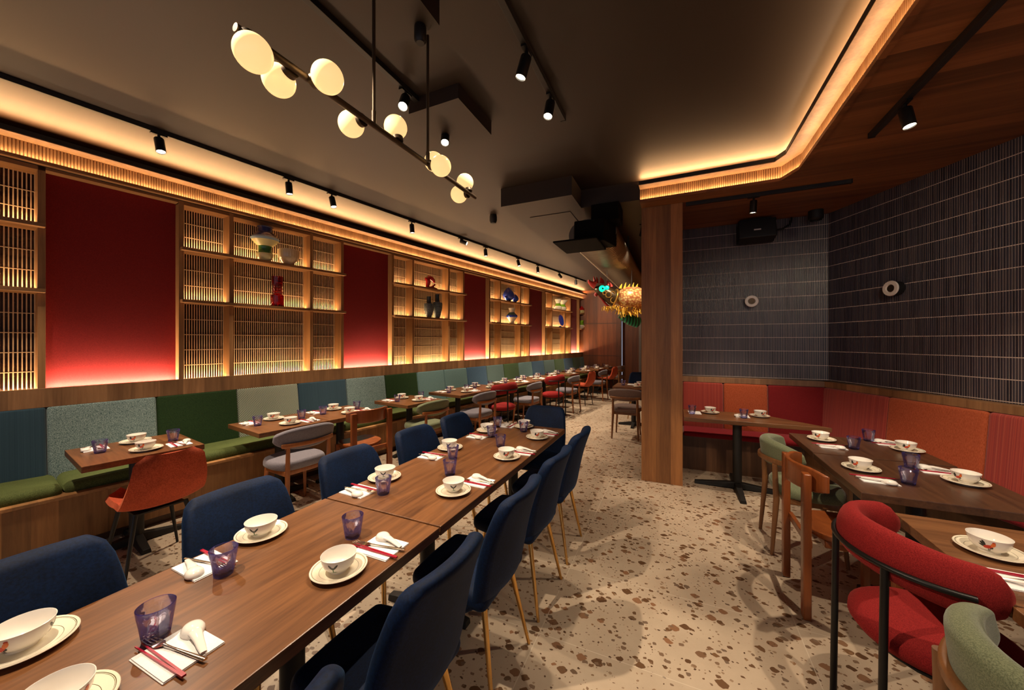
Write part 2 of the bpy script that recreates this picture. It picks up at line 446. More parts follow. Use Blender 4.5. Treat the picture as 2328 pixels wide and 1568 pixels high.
# right wall frame: local x runs from the corner towards the front along the tiled wall, local y into the wall
CA = math.radians(24.4); RC = (1.606, 5.36)
RA = math.atan2(-math.cos(CA), math.sin(CA))
def RP(x, y, z=0.0): return (RC[0] + x * math.cos(RA) - y * math.sin(RA), RC[1] + x * math.sin(RA) + y * math.cos(RA), z)

# ------------------------------------------------------------------ the room
ZC, ZS = 3.25, 3.03
struct('floor', [box(-7, 5, -5, 15, -0.06, 0)], M['floor'])
struct('ceiling', [box(-7, 5, -5, 15, ZC, ZC + 0.1)], M['ceil'])
struct('wall_left', [box(-4, 12.2, 4.96, 5.1, 0, ZC)], M['black'], rz=WA)
struct('wall_alcove', [box(-0.1, 1.75, 5.39, 5.5, 0, ZS)], M['black'])
struct('wall_right', [box(-0.3, 6.5, 0.03, 0.14, 0, ZS)], M['black'], loc=(RC[0], RC[1], 0), rz=RA)
struct('pillar', [box(0, 0.416, 0, 0.7, 0, ZS)], M['pillar'], loc=(-0.357, 4.28, 0), bevel=0.003)
struct('wall_partition', [box(0, 0.40, 0, 7.4, 0, ZC)], M['pillar'], loc=(-0.35, 4.985, 0))

# ribbed finger tiles: real ribs, course joints in the glaze material
def ribs(x0, x1, z0, z1, pitch=0.0165, dep=0.003):
    V = []; F = []; i0 = math.ceil(x0 / pitch); i1 = math.floor(x1 / pitch); prof = ((0.07, 0.0), (0.13, 0.7), (0.3, 1.0), (0.7, 1.0), (0.87, 0.7), (0.93, 0.0))
    pts = [(x0, 0.0)] + [((i + a) * pitch, -b * dep) for i in range(i0, i1) for a, b in prof] + [(x1, 0.0)]
    for x, y in pts: V += [(x, y, z0), (x, y, z1)]
    for i in range(len(pts) - 1): F.append((2 * i, 2 * i + 2, 2 * i + 3, 2 * i + 1))
    o = len(V); V += [(x0, 0.03, z0), (x0, 0.03, z1), (x1, 0.03, z0), (x1, 0.03, z1)]
    e = 2 * (len(pts) - 1); F += [(0, 1, o + 1, o), (e, o + 2, o + 3, e + 1), (o, o + 1, o + 3, o + 2)]
    return V, F
struct('wall_alcove_tiles', [ribs(-0.03, 1.612, 1.09, ZS)], M['tile'], loc=(0.07, 5.36, 0), smooth=30)
struct('wall_right_tiles', [ribs(0.0, 5.2, 1.09, ZS)], M['tile'], loc=(RC[0], RC[1], 0), rz=RA, smooth=30)

# wooden soffit over the alcove and its lit cove
EDGE = [(-0.357, 4.10), (0.89, 4.09), (0.99, 3.86), (0.99, -4.0)]
struct('ceiling_alcove', [prism(EDGE + [(4.9, -4.0), (4.9, 6.0), (-0.357, 6.0)], ZS, ZC)], M['soffit'])

def offs(poly, d):
    """offset an open polyline sideways (towards the dining room for d > 0)"""
    out = []
    for i, p in enumerate(poly):
        ns = []
        for a, b in ((i - 1, i), (i, i + 1)):
            if a >= 0 and b < len(poly):
                e = Vector((poly[b][0] - poly[a][0], poly[b][1] - poly[a][1])).normalized(); ns.append(Vector((e.y, -e.x)))
        n = sum(ns, Vector((0, 0))).normalized(); k = d / max(0.3, n.dot(ns[0])); out.append((p[0] + n.x * k, p[1] + n.y * k))
    return out
def band(poly, d0, d1, z0, z1):
    a, b = offs(poly, d0), offs(poly, d1); return prism(a + b[::-1], z0, z1)
def slatband(poly, z0, z1, pitch=0.018, dep=0.008):
    V = []; F = []
    for (ax_, ay), (bx, by) in zip(poly, poly[1:]):
        e = Vector((bx - ax_, by - ay)); ln = e.length; e.normalize(); nn = Vector((e.y, -e.x)); k = int(ln / pitch); o = len(V); m = 0
        for i in range(k):
            for a, b in ((0.0, 0.0), (0.12, 1.0), (0.7, 1.0), (0.82, 0.0)):
                p = Vector((ax_, ay)) + e * ((i + a) * ln / k) + nn * (b * dep + 0.002)
                V += [(p.x, p.y, z0), (p.x, p.y, z1)]; m += 1
        for i in range(m - 1): F.append((o + 2 * i, o + 2 * i + 2, o + 2 * i + 3, o + 2 * i + 1))
    return V, F
struct('trim_1', [slatband(EDGE, ZS + 0.02, 3.163)], M['slat'], smooth=0, label='slatted wooden face of the lit cove over the alcove')
struct('trim_2', [band(EDGE, 0.0, 0.035, ZS - 0.01, ZS + 0.018)], M['soffit'], label='wooden lip below the alcove cove')
struct('trim_3', [band(EDGE, -0.02, 0.13, 3.163, 3.169), ], M['slat'], label='lit underside of the alcove cove tray')
struct('trim_4', [band(EDGE, 0.120, 0.132, 3.169, 3.205)], M['black'], label='black edge of the alcove cove tray')
def strip_lights(poly, d, z, power, up, name, color=LED, tilt=0):
    q = offs(poly, d)
    for (ax_, ay), (bx, by) in zip(q, q[1:]):
        ln = math.hypot(bx - ax_, by - ay); a = math.atan2(by - ay, bx - ax_)
        area(name, None, ((ax_ + bx) / 2, (ay + by) / 2, z), (PI - math.radians(tilt), 0, a), ln * 0.99, 0.012, power * ln * K_LED, color)
strip_lights(EDGE, 0.024, ZS + 0.024, 1.9, True, 'cove_light', CV)
strip_lights(EDGE, 0.035, 3.200, 8, True, 'cove_light', UP, -55)

# lit cove along the left wall (drawn in wall coordinates)
CT = [(-4.0, 4.74), (11.75, 4.74)]
def cove(poly_y, z0, z1, d0, d1): return box(-4.0, 11.75, poly_y - d1, poly_y - d0, z0, z1)
struct('trim_5', [slatband([(11.75, 4.74), (-4.0, 4.74)][::-1], 2.985, 3.108)], M['slat'], rz=WA, label='slatted wooden pelmet of the left wall cove')
struct('trim_6', [cove(4.74, 2.955, 2.982, -0.02, 0.045)], M['unit_x'], rz=WA, label='wooden lip below the left wall pelmet')
struct('trim_7', [cove(4.74, 3.108, 3.114, -0.2, 0.14)], M['slat'], rz=WA, label='lit underside of the left cove tray')
struct('trim_8', [cove(4.74, 3.114, 3.152, 0.130, 0.142)], M['black'], rz=WA, label='black edge of the left cove tray')
struct('trim_9', [box(-4.0, 11.75, 4.745, 4.96, 2.95, 3.108)], M['black'], rz=WA, label='backing behind the left pelmet')
for t0, t1 in ((-2.0, 2.5), (2.5, 7.0), (7.0, 11.7)):
    ln = t1 - t0; tm = (t0 + t1) / 2
    area('cove_light', None, WP(tm, -4.713, 2.988), (PI, 0, WA), ln, 0.012, 1.7 * ln * K_LED, CV)
    area('cove_light', None, WP(tm, -4.700, 3.147), (math.radians(180 - 55), 0, WA + PI), ln, 0.010, 9.5 * ln * K_LED, UP)

# dropped ceiling bulkhead and ceiling boxes
struct('ceiling_bulkhead', [prism([(-1.79, 3.645), (-0.98, 3.645), (-0.98, 4.05), (-0.357, 4.07), (-0.357, 12), (-1.79, 12)], 3.05, ZC)], M['ceil'])
struct('ceiling_hatch', [box(-1.62, -1.12, 4.1, 4.6, 3.044, 3.05)], M['ceil'], bevel=0.002)
tag(link('ceiling_box', mesh('ceiling_box', [box(-1.72, -1.31, 2.03, 2.5, 3.15, ZC)], M['ceil'], 0)), 'flat square box on the dark ceiling beyond the globe chandelier', 'ceiling box')
tag(link('ceiling_box', mesh('ceiling_box', [box(-1.40, -1.075, 0.75, 1.496, 3.12, ZC)], M['ceil'], 0)), 'dark ceiling box that the globe chandelier rod hangs from', 'ceiling box')

# far end of the room
struct('wall_back', [box(-0.3, 1.36, 0, 0.12, 0, ZC)], M['backwall'], loc=(-3.0, 12.2, 0))
struct('wall_back_2', [box(0, 2.2, 0, 0.12, 0, ZC)], M['backwall'], loc=(-1.64, 12.5, 0))
struct('trim_10', [box(-0.3, 1.36, -0.012, 0, 2.12, 2.135), box(-0.3, 1.36, -0.012, 0, 1.06, 1.075), box(1.33, 1.36, -0.02, 0, 0, ZC)], M['edge'], loc=(-3.0, 12.2, 0), label='thin metal joints on the wooden end wall')
def back_door(name, x0, x1, pieces, m, label, cat):
    return tag(link(name, mesh(name, pieces, m, 0), None, (x0, 12.49, 0)), label, cat)
fr = back_door('folding_window', -1.12, -0.4, [box(0.0, 0.075, -0.05, 0, 0, 2.3), box(0.0, 0.72, -0.05, 0, 2.24, 2.3), box(0.3, 0.34, -0.04, 0, 1.1, 2.3), box(0.16, 0.6, -0.05, 0, 1.08, 1.13)], M['steelgrey'], 'grey framed window at the far end beside the wooden pillar', 'window')
link('pane', mesh('pane', [box(0.08, 0.29, -0.02, -0.005, 1.13, 2.24), box(0.35, 0.7, -0.02, -0.005, 1.13, 2.24)], plain('dull_pane', L(130, 122, 104), 0.2, 0.3), 0), fr)

# ------------------------------------------------------------------ left wall: lattice shelf units and red panels
def lattice(w, h, nh):
    k = max(3, round(w / 0.0213)); ps = []
    for i in range(1, k): ps.append(box(w * i / k - 0.0034, w * i / k + 0.0034, 0, 0.0025, 0, h))
    for e in (0.0, w - 0.006): ps.append(box(e, e + 0.006, -0.001, 0.008, 0, h))
    for i in range(1, nh + 1): ps.append(box(0, w, -0.002, 0.003, h * i / (nh + 1) - 0.003, h * i / (nh + 1) + 0.003))
    return ps
UX = [(0.04, 0.42), (0.46, 1.29), (1.33, 1.715)]; UZ = [(0.0, 0.795, 4), (0.825, 1.315, 2), (1.345, 1.777, 2)]
ZB = 1.14
def build_unit():
    r = thing('shelf_unit', '', 'shelf unit')
    for x in (0.0, 0.42, 1.29, 1.715): link('post', mesh('post', [box(x, x + 0.04, 0, 0.2, 0, 1.815)], M['unit'], 0, 0.0015), r)
    link('header', mesh('header', [box(0.0, 1.755, 0, 0.2, 1.777, 1.815)], M['unit_x'], 0, 0.0015), r)
    for z in (0.795, 1.315): link('shelf_board', mesh('shelf_board', [box(0.01, 1.75, -0.07, 0.165, z, z + 0.03)], M['unit_x'], 0, 0.002), r)
    for x0, x1 in UX:
        for z0, z1, nh in UZ: link('lattice_panel', mesh('lattice_panel', lattice(x1 - x0, z1 - z0, nh), M['lattice'], 0), r, (x0, 0.16, z0))
    link('mirror_backing', mesh('mirror_backing', [box(0.02, 1.74, 0.188, 0.194, 0, 1.79)], M['mirror'], 0), r)
    for z, p in ((0.010, 15), (0.838, 8), (1.358, 7.5)): area('shelf_light', r, (0.8775, 0.118, z), (PI, 0, 0), 1.70, 0.010, p * K_LED)
    return r
unit0 = build_unit()
UNIT_T = [-1.365, 1.205, 3.775, 6.345, 8.93]
UNIT_L = ['oak lattice shelf unit with empty shelves at the left edge of the photo',
          'oak lattice shelf unit holding the striped vase and the red glass vase',
          'oak lattice shelf unit holding the red ornament and two scaled bottle vases',
          'oak lattice shelf unit holding the two blue birds and a banded vase',
          'oak lattice shelf unit holding green vases and an upright blue plate']
for i, t in enumerate(UNIT_T):
    if i == 0: unit0.location = WP(t, -4.75, ZB); unit0.rotation_euler = (0, 0, WA); unit0['label'] = UNIT_L[0]; unit0['group'] = 'lattice shelf units on the left wall'
    else: dup(unit0, WP(t, -4.75, ZB), WA, UNIT_L[i])
def build_red():
    r = thing('wall_panel', '', 'wall panel')
    link('cloth', mesh('cloth', [box(0, 0.815, 0.095, 0.125, 0, 1.79)], M['redwall'], 0), r)
    link('header', mesh('header', [box(0, 0.815, 0.0, 0.125, 1.79, 1.815)], M['unit_x'], 0), r)
    area('panel_light', r, (0.4075, 0.062, 0.010), (PI, 0, 0), 0.80, 0.010, 20 * K_LED, (1.0, 0.70, 0.45))
    return r
red0 = build_red()
RED_L = ['dark red cloth wall panel, the widest one nearest the front', 'red cloth wall panel between the striped vase shelves and the red ornament shelves',
         'red cloth wall panel between the scaled bottle shelves and the blue bird shelves', 'narrow-looking red cloth wall panel before the shelves with the blue plate',
         'last sliver of red cloth wall panel at the far end of the wall']
for i, t in enumerate(UNIT_T):
    p = WP(t + 1.755, -4.75, ZB)
    if i == 0: red0.location = p; red0.rotation_euler = (0, 0, WA); red0['label'] = RED_L[0]; red0['group'] = 'red cloth panels of the left wall'
    else: dup(red0, p, WA, RED_L[i])
r = thing('shelf_unit', 'narrow end shelves with two small vases in the far corner', 'shelf unit', WP(11.36, -4.75, ZB), WA)
for x in (0.0, 0.36): link('post', mesh('post', [box(x, x + 0.04, 0, 0.2, 0, 1.815)], M['unit'], 0), r)
for z in (0.795, 1.315): link('shelf_board', mesh('shelf_board', [box(0.02, 0.40, -0.07, 0.165, z, z + 0.03)], M['unit_x'], 0), r)
link('mirror_backing', mesh('mirror_backing', [box(0.02, 0.40, 0.188, 0.194, 0, 1.79)], M['unit'], 0), r)
for z in (0.010, 0.838, 1.358): area('shelf_light', r, (0.2, 0.118, z), (PI, 0, 0), 0.3, 0.010, 1.6 * K_LED)

# ------------------------------------------------------------------ ornaments on the shelves
Z1, Z2 = ZB + 1.345, ZB + 0.825
def ornament(name, label, t, z, s=-4.76, group=None): return thing(name, label, 'vase' if 'vase' in name or 'bottle' in name else 'ornament', WP(t, s, z), WA, group)
def body(r, prof, m, name='body', n=32, fn=None): return link(name, mesh(name, [lathe(prof, n, fn=fn)], m, 40), r)
blueg = plain('blue_glaze', L(36, 48, 96), 0.2, coat=0.4); creamg = plain('straw_glaze', L(226, 214, 150), 0.25, coat=0.3)
greeng = plain('green_glaze', L(52, 104, 46), 0.2, coat=0.4); paleb = plain('pale_blue_glaze', L(150, 176, 190), 0.25, coat=0.3)
cobalt = plain('cobalt_glaze', L(44, 74, 190), 0.12, coat=0.5); teal = plain('teal_glaze', L(60, 120, 116), 0.25, coat=0.3)
scarlet = plain('scarlet_glaze', L(176, 18, 26), 0.12, coat=0.5); lime = plain('lime_glaze', L(120, 170, 40), 0.25, coat=0.3)
r = ornament('striped_vase', 'blue, cream and green waisted vase on the upper shelf', 1.98, Z1)
body(r, [(0, 0), (0.05, 0), (0.075, 0.04), (0.082, 0.07), (0.08, 0.09)], creamg, 'foot')
body(r, [(0.08, 0.09), (0.07, 0.105), (0.064, 0.13), (0.066, 0.165), (0.072, 0.175)], greeng, 'waist')
body(r, [(0.072, 0.175), (0.10, 0.20), (0.135, 0.24)], creamg, 'bulge')
body(r, [(0.135, 0.24), (0.146, 0.262), (0.135, 0.28), (0.125, 0.285)], paleb, 'rim_band')
body(r, [(0.125, 0.285), (0.10, 0.32), (0.074, 0.34), (0.072, 0.39), (0.08, 0.40), (0.07, 0.40), (0.064, 0.345), (0, 0.345)], blueg, 'neck')
r = ornament('ridged_bowl', 'pale ridged glass bowl beside the striped vase', 2.24, Z1)
body(r, [(0, 0), (0.045, 0), (0.06, 0.02), (0.085, 0.05), (0.105, 0.07), (0.112, 0.1), (0.113, 0.185), (0.107, 0.185), (0.104, 0.1), (0.07, 0.045), (0, 0.03)], plain('ridged_glass', L(206, 178, 140), 0.15, coat=0.4), fn=lambda a, z: 1 + (0.02 * math.cos(24 * a + 60 * z) if z > 0.06 else 0), n=96)
r = ornament('red_glass_vase', 'translucent red glass vase with a pinched middle', 2.11, Z2)
body(r, [(0, 0), (0.062, 0), (0.07, 0.02), (0.07, 0.13), (0.05, 0.15), (0.06, 0.172), (0.046, 0.192), (0.06, 0.212), (0.048, 0.23), (0.058, 0.25), (0.06, 0.36), (0.055, 0.36), (0.052, 0.25), (0.04, 0.2), (0.06, 0.12), (0.06, 0.02), (0, 0.02)], M['redglass'])
r = ornament('red_ornament', 'glossy red curled ceramic ornament on the upper shelf', 4.64, Z1)
link('body', mesh('body', [tube([(-0.10, 0, 0.0), (-0.09, 0, 0.05), (-0.07, 0, 0.10), (-0.09, 0, 0.15), (-0.06, 0, 0.185), (0.0, 0, 0.185), (0.05, 0, 0.155), (0.075, 0, 0.12)], [0.03, 0.035, 0.04, 0.045, 0.045, 0.04, 0.032, 0.02], 14), tube([(-0.11, 0, 0.018), (0.0, 0, 0.018), (0.12, 0, 0.016)], [0.02, 0.022, 0.016], 10), tube([(-0.02, 0, 0.02), (0.05, 0, 0.05), (0.09, 0, 0.09)], [0.016, 0.02, 0.012], 10)], scarlet, 60), r)
link('horn', mesh('horn', [tube([(-0.12, 0, 0.16), (-0.14, 0, 0.18)], [0.03, 0.012], 10)], scarlet, 60), r)
m = N('fish_scale_glaze'); co = m.co(); wv = m.n('ShaderNodeTexWave', wave_type='BANDS', bands_direction='Z'); m.l.new(co, wv.inputs['Vector']); wv.inputs['Scale'].default_value = 16; wv.inputs['Distortion'].default_value = 3.0; wv.inputs['Detail Scale'].default_value = 6
m.set('Base Color', m.ramp(wv.outputs['Fac'], (0.4, L(34, 40, 44)), (0.6, L(120, 130, 128)))); m.set('Roughness', 0.4); scaleg = m.m
for t, k, lab in ((4.583, 0.86, 'shorter grey scale-patterned bottle vase on the lower shelf'), (4.79, 1.0, 'taller grey scale-patterned bottle vase on the lower shelf')):
    r = ornament('bottle_vase', lab, t, Z2, group='grey scaled bottle vases')
    P_ = [(0, 0), (0.04, 0), (0.055, 0.05), (0.085, 0.17), (0.092, 0.25), (0.085, 0.285), (0.045, 0.30)]
    body(r, [(a, b * k) for a, b in P_], scaleg); body(r, [(0.045, 0.3 * k), (0.038, 0.32 * k), (0.036, 0.42 * k), (0.042, 0.435 * k), (0.03, 0.435 * k), (0.028, 0.33 * k), (0, 0.33 * k)], plain('dark_slip', L(44, 52, 56), 0.35), 'neck')
for t, k, lab in ((7.13, 1.0, 'larger cobalt blue ceramic bird with upright tail'), (7.42, 0.60, 'smaller cobalt blue ceramic bird beside the larger one')):
    r = ornament('ceramic_bird', lab, t, Z1, group='blue ceramic birds')
    body(r, [(0, 0.02 * k), (0.06 * k, 0.03 * k), (0.12 * k, 0.09 * k), (0.14 * k, 0.15 * k), (0.11 * k, 0.23 * k), (0.05 * k, 0.31 * k), (0.0, 0.34 * k)], cobalt)
    link('foot', mesh('foot', [lathe([(0, 0), (0.06 * k, 0), (0.05 * k, 0.03 * k), (0, 0.03 * k)])], blueg), r)
    link('beak', mesh('beak', [tube([(-0.10 * k, 0, 0.1 * k), (-0.17 * k, 0, 0.08 * k)], [0.035 * k, 0.008 * k], 10)], cobalt), r)
r = ornament('banded_vase', 'white vase with blue band and teal neck on the lower shelf', 7.27, Z2)
body(r, [(0, 0), (0.06, 0), (0.05, 0.05), (0.07, 0.075), (0.125, 0.15)], M['cream'], 'foot'); body(r, [(0.125, 0.15), (0.138, 0.175), (0.128, 0.205)], cobalt, 'band'); body(r, [(0.128, 0.205), (0.09, 0.24), (0.066, 0.27)], teal, 'shoulder'); body(r, [(0.066, 0.27), (0.06, 0.30), (0.085, 0.37), (0.077, 0.37), (0.05, 0.3), (0, 0.3)], M['cream'], 'neck')
for t, lab, hh in ((9.77, 'green vase with pale flared neck on the upper shelf', 0.3), (10.1, 'green vase with a wide dish-like mouth on the upper shelf', 0.3)):
    r = ornament('green_vase', lab, t, Z1, group='green and white vases')
    w = 0.16 if '10.1' in str(t) else 0.10
    body(r, [(0, 0), (0.09, 0), (0.12, 0.05), (0.10, 0.10)], M['cream'], 'foot'); body(r, [(0.10, 0.10), (0.08, 0.14), (0.06, 0.18)], lime, 'waist'); body(r, [(0.06, 0.18), (0.07, 0.21), (w, hh), (w - 0.01, hh), (0.05, 0.2), (0, 0.2)], M['cream'], 'neck')
r = ornament('display_plate', 'round cobalt blue plate standing upright on the lower shelf', 9.92, Z2)
link('disc', mesh('disc', [xf(lathe([(0, 0), (0.1, 0.01), (0.165, 0.03), (0.168, 0.038), (0.1, 0.02), (0, 0.012)]), TR(0, 0, 0.2) @ RX(80))], cobalt), r); link('stand', mesh('stand', [lathe([(0, 0), (0.06, 0), (0.02, 0.04), (0, 0.04)])], blueg), r)
r = ornament('red_vase', 'small red and pale vase on the end shelf', 11.58, Z1)
body(r, [(0, 0), (0.07, 0), (0.10, 0.06), (0.08, 0.11)], creamg); body(r, [(0.08, 0.11), (0.1, 0.15), (0.05, 0.2), (0.03, 0.24), (0, 0.24)], scarlet, 'neck')
r = ornament('green_vase', 'small green and white vase on the lower end shelf', 11.58, Z2)
body(r, [(0, 0), (0.06, 0), (0.11, 0.08), (0.09, 0.13)], M['cream']); body(r, [(0.09, 0.13), (0.06, 0.18), (0.08, 0.28), (0.07, 0.28), (0, 0.2)], lime, 'neck')

# ------------------------------------------------------------------ banquette along the left wall
bq = thing('banquette', 'long wood-panelled banquette with olive seat and patchwork green and blue backs', 'banquette', WP(-2, -4.17), WA)
LN = 13.72
link('base', mesh('base', [prism([(0, 0), (LN, 0), (LN, 0.6), (0, 0.6)], 0.07, 0.40)], M['bench'], 0, 0.004), bq)
link('plinth', mesh('plinth', [box(0, LN, 0.05, 0.6, 0, 0.07)], M['edge'], 0), bq)
link('cap', mesh('cap', [box(0, LN, -0.008, 0.10, 0.40, 0.425)], wood('plank_cap', L(140, 96, 56), L(190, 140, 90), 1, 0.45, plank=(0, 0.11)), 0, 0.003), bq)
ed = [0.0, 2.43 - 0.0]; x = 2.43
while x < LN: ed.append(min(x + 1.95, LN)); x += 1.95
ed = sorted(set(ed))
for a, b in zip(ed, ed[1:]):
    link('seat', mesh('seat', [rbox((b - a) / 2 - 0.004, 0.27, 0.045, 0.042, 4, (10, 2, 1), lambda x, y, z, h=(b - a) / 2: (x, y, z + (0.012 * (1 - (x / h) ** 6) if z > 0 else 0)))], M['seatgreen'], 60), bq, ((a + b) / 2, 0.32, 0.445))
SEQ = ['b_teal2', 'b_slate', 'b_slate', 'b_teal', 'b_green', 'b_dot', 'b_slate', 'b_teal', 'b_green', 'b_teal2', 'b_teal2', 'b_blue', 'b_grey', 'b_moss', 'b_teal2', 'b_blue', 'b_grey', 'b_moss', 'b_blue', 'b_moss', 'b_teal2']
BL = {'b_teal2': 'pale teal backrest', 'b_slate': 'dark ribbed slate-blue backrest', 'b_teal': 'speckled teal tweed backrest', 'b_green': 'dark forest green velvet backrest', 'b_dot': 'dotted grey-green backrest', 'b_blue': 'dusty blue backrest', 'b_grey': 'grey-teal backrest', 'b_moss': 'moss green backrest'}
x = 2.39 - 0.6445 * 3
for mt in SEQ:
    x1 = min(x + 0.6445, LN)
    if x1 - x > 0.1:
        link('backrest', mesh('backrest', [rbox((x1 - x) / 2 - 0.001, 0.04, 0.30, 0.022, 3, (6, 1, 6), lambda a, b, c: (a, b + (c + 0.30) * 0.14, c))], M[mt], 60), bq, ((x + x1) / 2, 0.495, 0.725), label=BL[mt])
    x = x1
link('back_rail', mesh('back_rail', [box(0, LN, 0.545, 0.576, 1.02, 1.172), box(0, LN, 0.58, 0.79, 0.9, 1.135)], M['rail'], 0, 0.002), bq)

# ------------------------------------------------------------------ red banquette in the alcove
rb = thing('banquette', 'red corner banquette with striped, rust and dark red backs under the tiled wall', 'banquette', (RC[0], RC[1], 0), 0)
def loc2(p): return (p[0] - RC[0], p[1] - RC[1], p[2])
link('base', mesh('base', [box(-1.54, 0.0, -0.46, -0.02, 0.0, 0.40)], M['bench_dark'], 0), rb)
link('base', mesh('base', [box(0.05, 5.0, -0.50, -0.02, 0.0, 0.40)], M['bench_dark'], 0), rb, (0, 0, 0), (0, 0, RA))
link('seat', mesh('seat', [rbox(0.76, 0.235, 0.03, 0.028, 3, (4, 2, 1))], M['seatred'], 60), rb, (-0.775, -0.27, 0.43))
link('seat', mesh('seat', [rbox(2.4, 0.25, 0.03, 0.028, 3, (8, 2, 1))], M['seatred'], 60), rb, loc2(RP(2.62, -0.31, 0.43)), (0, 0, RA))
def back(w): return [rbox(w / 2 - 0.001, 0.045, 0.29, 0.025, 3, (5, 1, 5), lambda a, b, c: (a, b + (c + 0.29) * 0.09, c))]
for a, b, mt, lab in ((0.07, 0.534, 'b_stripe', 'red striped backrest'), (0.534, 1.0, 'b_orange', 'rust orange backrest'), (1.0, 1.56, 'b_red', 'dark red backrest')):
    link('backrest', mesh('backrest', back(b - a), M[mt], 60), rb, loc2(((a + b) / 2, 5.235, 0.73)), label=lab)
for a, b, mt, lab in ((0.06, 0.78, 'b_stripe', 'red striped backrest'), (0.78, 1.5, 'b_orange', 'rust orange backrest'), (1.5, 2.22, 'b_stripe', 'red striped backrest'), (2.22, 2.94, 'b_red', 'dark red backrest'), (2.94, 3.66, 'b_orange', 'rust orange backrest')):
    link('backrest', mesh('backrest', back(b - a), M[mt], 60), rb, loc2(RP((a + b) / 2, -0.125, 0.73)), (0, 0, RA), label=lab)
link('back_rail', mesh('back_rail', [box(-1.54, 0.0, -0.10, 0.0, 1.022, 1.088)], M['rail'], 0, 0.003), rb)
link('back_rail', mesh('back_rail', [box(-0.04, 5.0, -0.10, 0.0, 1.022, 1.088)], M['rail'], 0, 0.003), rb, (0, 0, 0), (0, 0, RA))

# ------------------------------------------------------------------ tables
TZ = 0.735
FOOT = {}
def pedestal(r, x, y, arm=0.27, rot=0):
    key = round(arm, 2)
    if key not in FOOT:
        ps = []
        for q in range(4):
            ps.append(xf(([(0, -0.035, 0.012), (0, 0.035, 0.012), (0, 0.03, 0.075), (0, -0.03, 0.075), (arm, -0.028, 0.0), (arm, 0.028, 0.0), (arm, 0.022, 0.032), (arm, -0.022, 0.032)],
                          [(0, 1, 2, 3), (4, 7, 6, 5), (0, 4, 5, 1), (1, 5, 6, 2), (2, 6, 7, 3), (3, 7, 4, 0)]), RZ(90 * q)))
        FOOT[key] = (mesh('foot', ps, M['iron'], 0, 0.004), mesh('column', [lathe([(0, 0.05), (0.042, 0.05), (0.042, TZ - 0.06), (0.11, TZ - 0.055), (0.11, TZ - 0.043), (0, TZ - 0.043)], 28)], M['iron'], 40))
    link('column', FOOT[key][1], r, (x, y, 0)); link('foot', FOOT[key][0], r, (x, y, 0), (0, 0, rot))
def table(label, loc, rz, poly, peds, mat='walnut', group=None, arm=0.27, rot=0.0, cat='table', th=0.042):
    r = thing('dining_table', label, cat, loc, rz, group)
    link('tabletop', mesh('tabletop', [prism(poly, TZ - th, TZ)], M[mat], 0, 0.004), r)
    for x, y in peds: pedestal(r, x, y, arm, rot)
    return r
def rect(w, d): return [(-w / 2, -d / 2), (w / 2, -d / 2), (w / 2, d / 2), (-w / 2, d / 2)]
table('long dark wood table top nearest the camera, under the globe chandelier', (-1.302, 0.342, 0), 0, rect(0.715, 1.945), [(0, -0.55), (0, 0.55)], group='joined long tables')
table('long dark wood table beyond the joint, set for seven with the end chair', (-1.302, 2.296, 0), 0, rect(0.715, 1.945), [(0, -0.6), (0, 0.6)], group='joined long tables')
WT = [(0.755, 'first'), (1.77, 'second'), (2.412, 'third'), (3.43, 'fourth'), (4.43, 'fifth'), (5.08, 'sixth'), (6.02, 'seventh'), (6.72, 'eighth'), (7.37, 'ninth'), (8.36, 'tenth'), (9.33, 'eleventh'), (10.35, 'twelfth'), (11.22, 'thirteenth')]
for t, nm in WT:
    table('small square wooden table, %s along the green banquette counting from the camera' % nm, WP(t, -3.945), WA, rect(0.635, 0.67), [(0, 0)], group='small tables along the green banquette')
table('wooden alcove table by the bench, nearest the wooden pillar side', (1.285, 3.645, 0), 0, rect(0.75, 0.62), [(0, 0)], 'walnut_dark', group='alcove tables', arm=0.26)
table('wooden alcove table in front, pushed against the one with the brown chair', (1.285, 2.935, 0), 0, rect(0.76, 0.755), [(0, 0)], 'walnut_dark', group='alcove tables', arm=0.26)
table('light-edged wooden table with one bowl at the right edge of the photo', (1.32, 1.993, 0), 0, rect(0.76, 0.665), [(0, 0)], 'walnut_x', 'alcove tables', 0.26)
table('wooden table corner at the bottom right of the photo beside the sage chair', (1.32, 1.325, 0), 0, rect(0.76, 0.66), [(0, 0)], 'walnut_x', 'alcove tables', 0.26)
table('wedge-shaped wooden table between the pillar and the red bench', (0.58, 4.45, 0), 0, [(-0.51, -0.15), (0.745, -0.12), (0.24, 0.39), (-0.51, 0.36)], [(0, 0)], 'walnut_x', None, 0.40, 0.0)
table('small table behind the wooden pillar with two bowls', (-0.72, 7.0, 0), 0, rect(0.66, 0.66), [(0, 0)], 'walnut_x')

# ------------------------------------------------------------------ chairs (local: +y is the way the sitter faces)
CH = {}
def legs(kind, spec, m, n=12):
    for i, (pts, rad) in enumerate(spec): CH.setdefault(kind, []).append(('leg', mesh('leg', [tube(pts, rad, n)], m, 50), None))
def sm(x, a, b): x = max(0, min(1, (x - a) / (b - a))); return x * x * (3 - 2 * x)

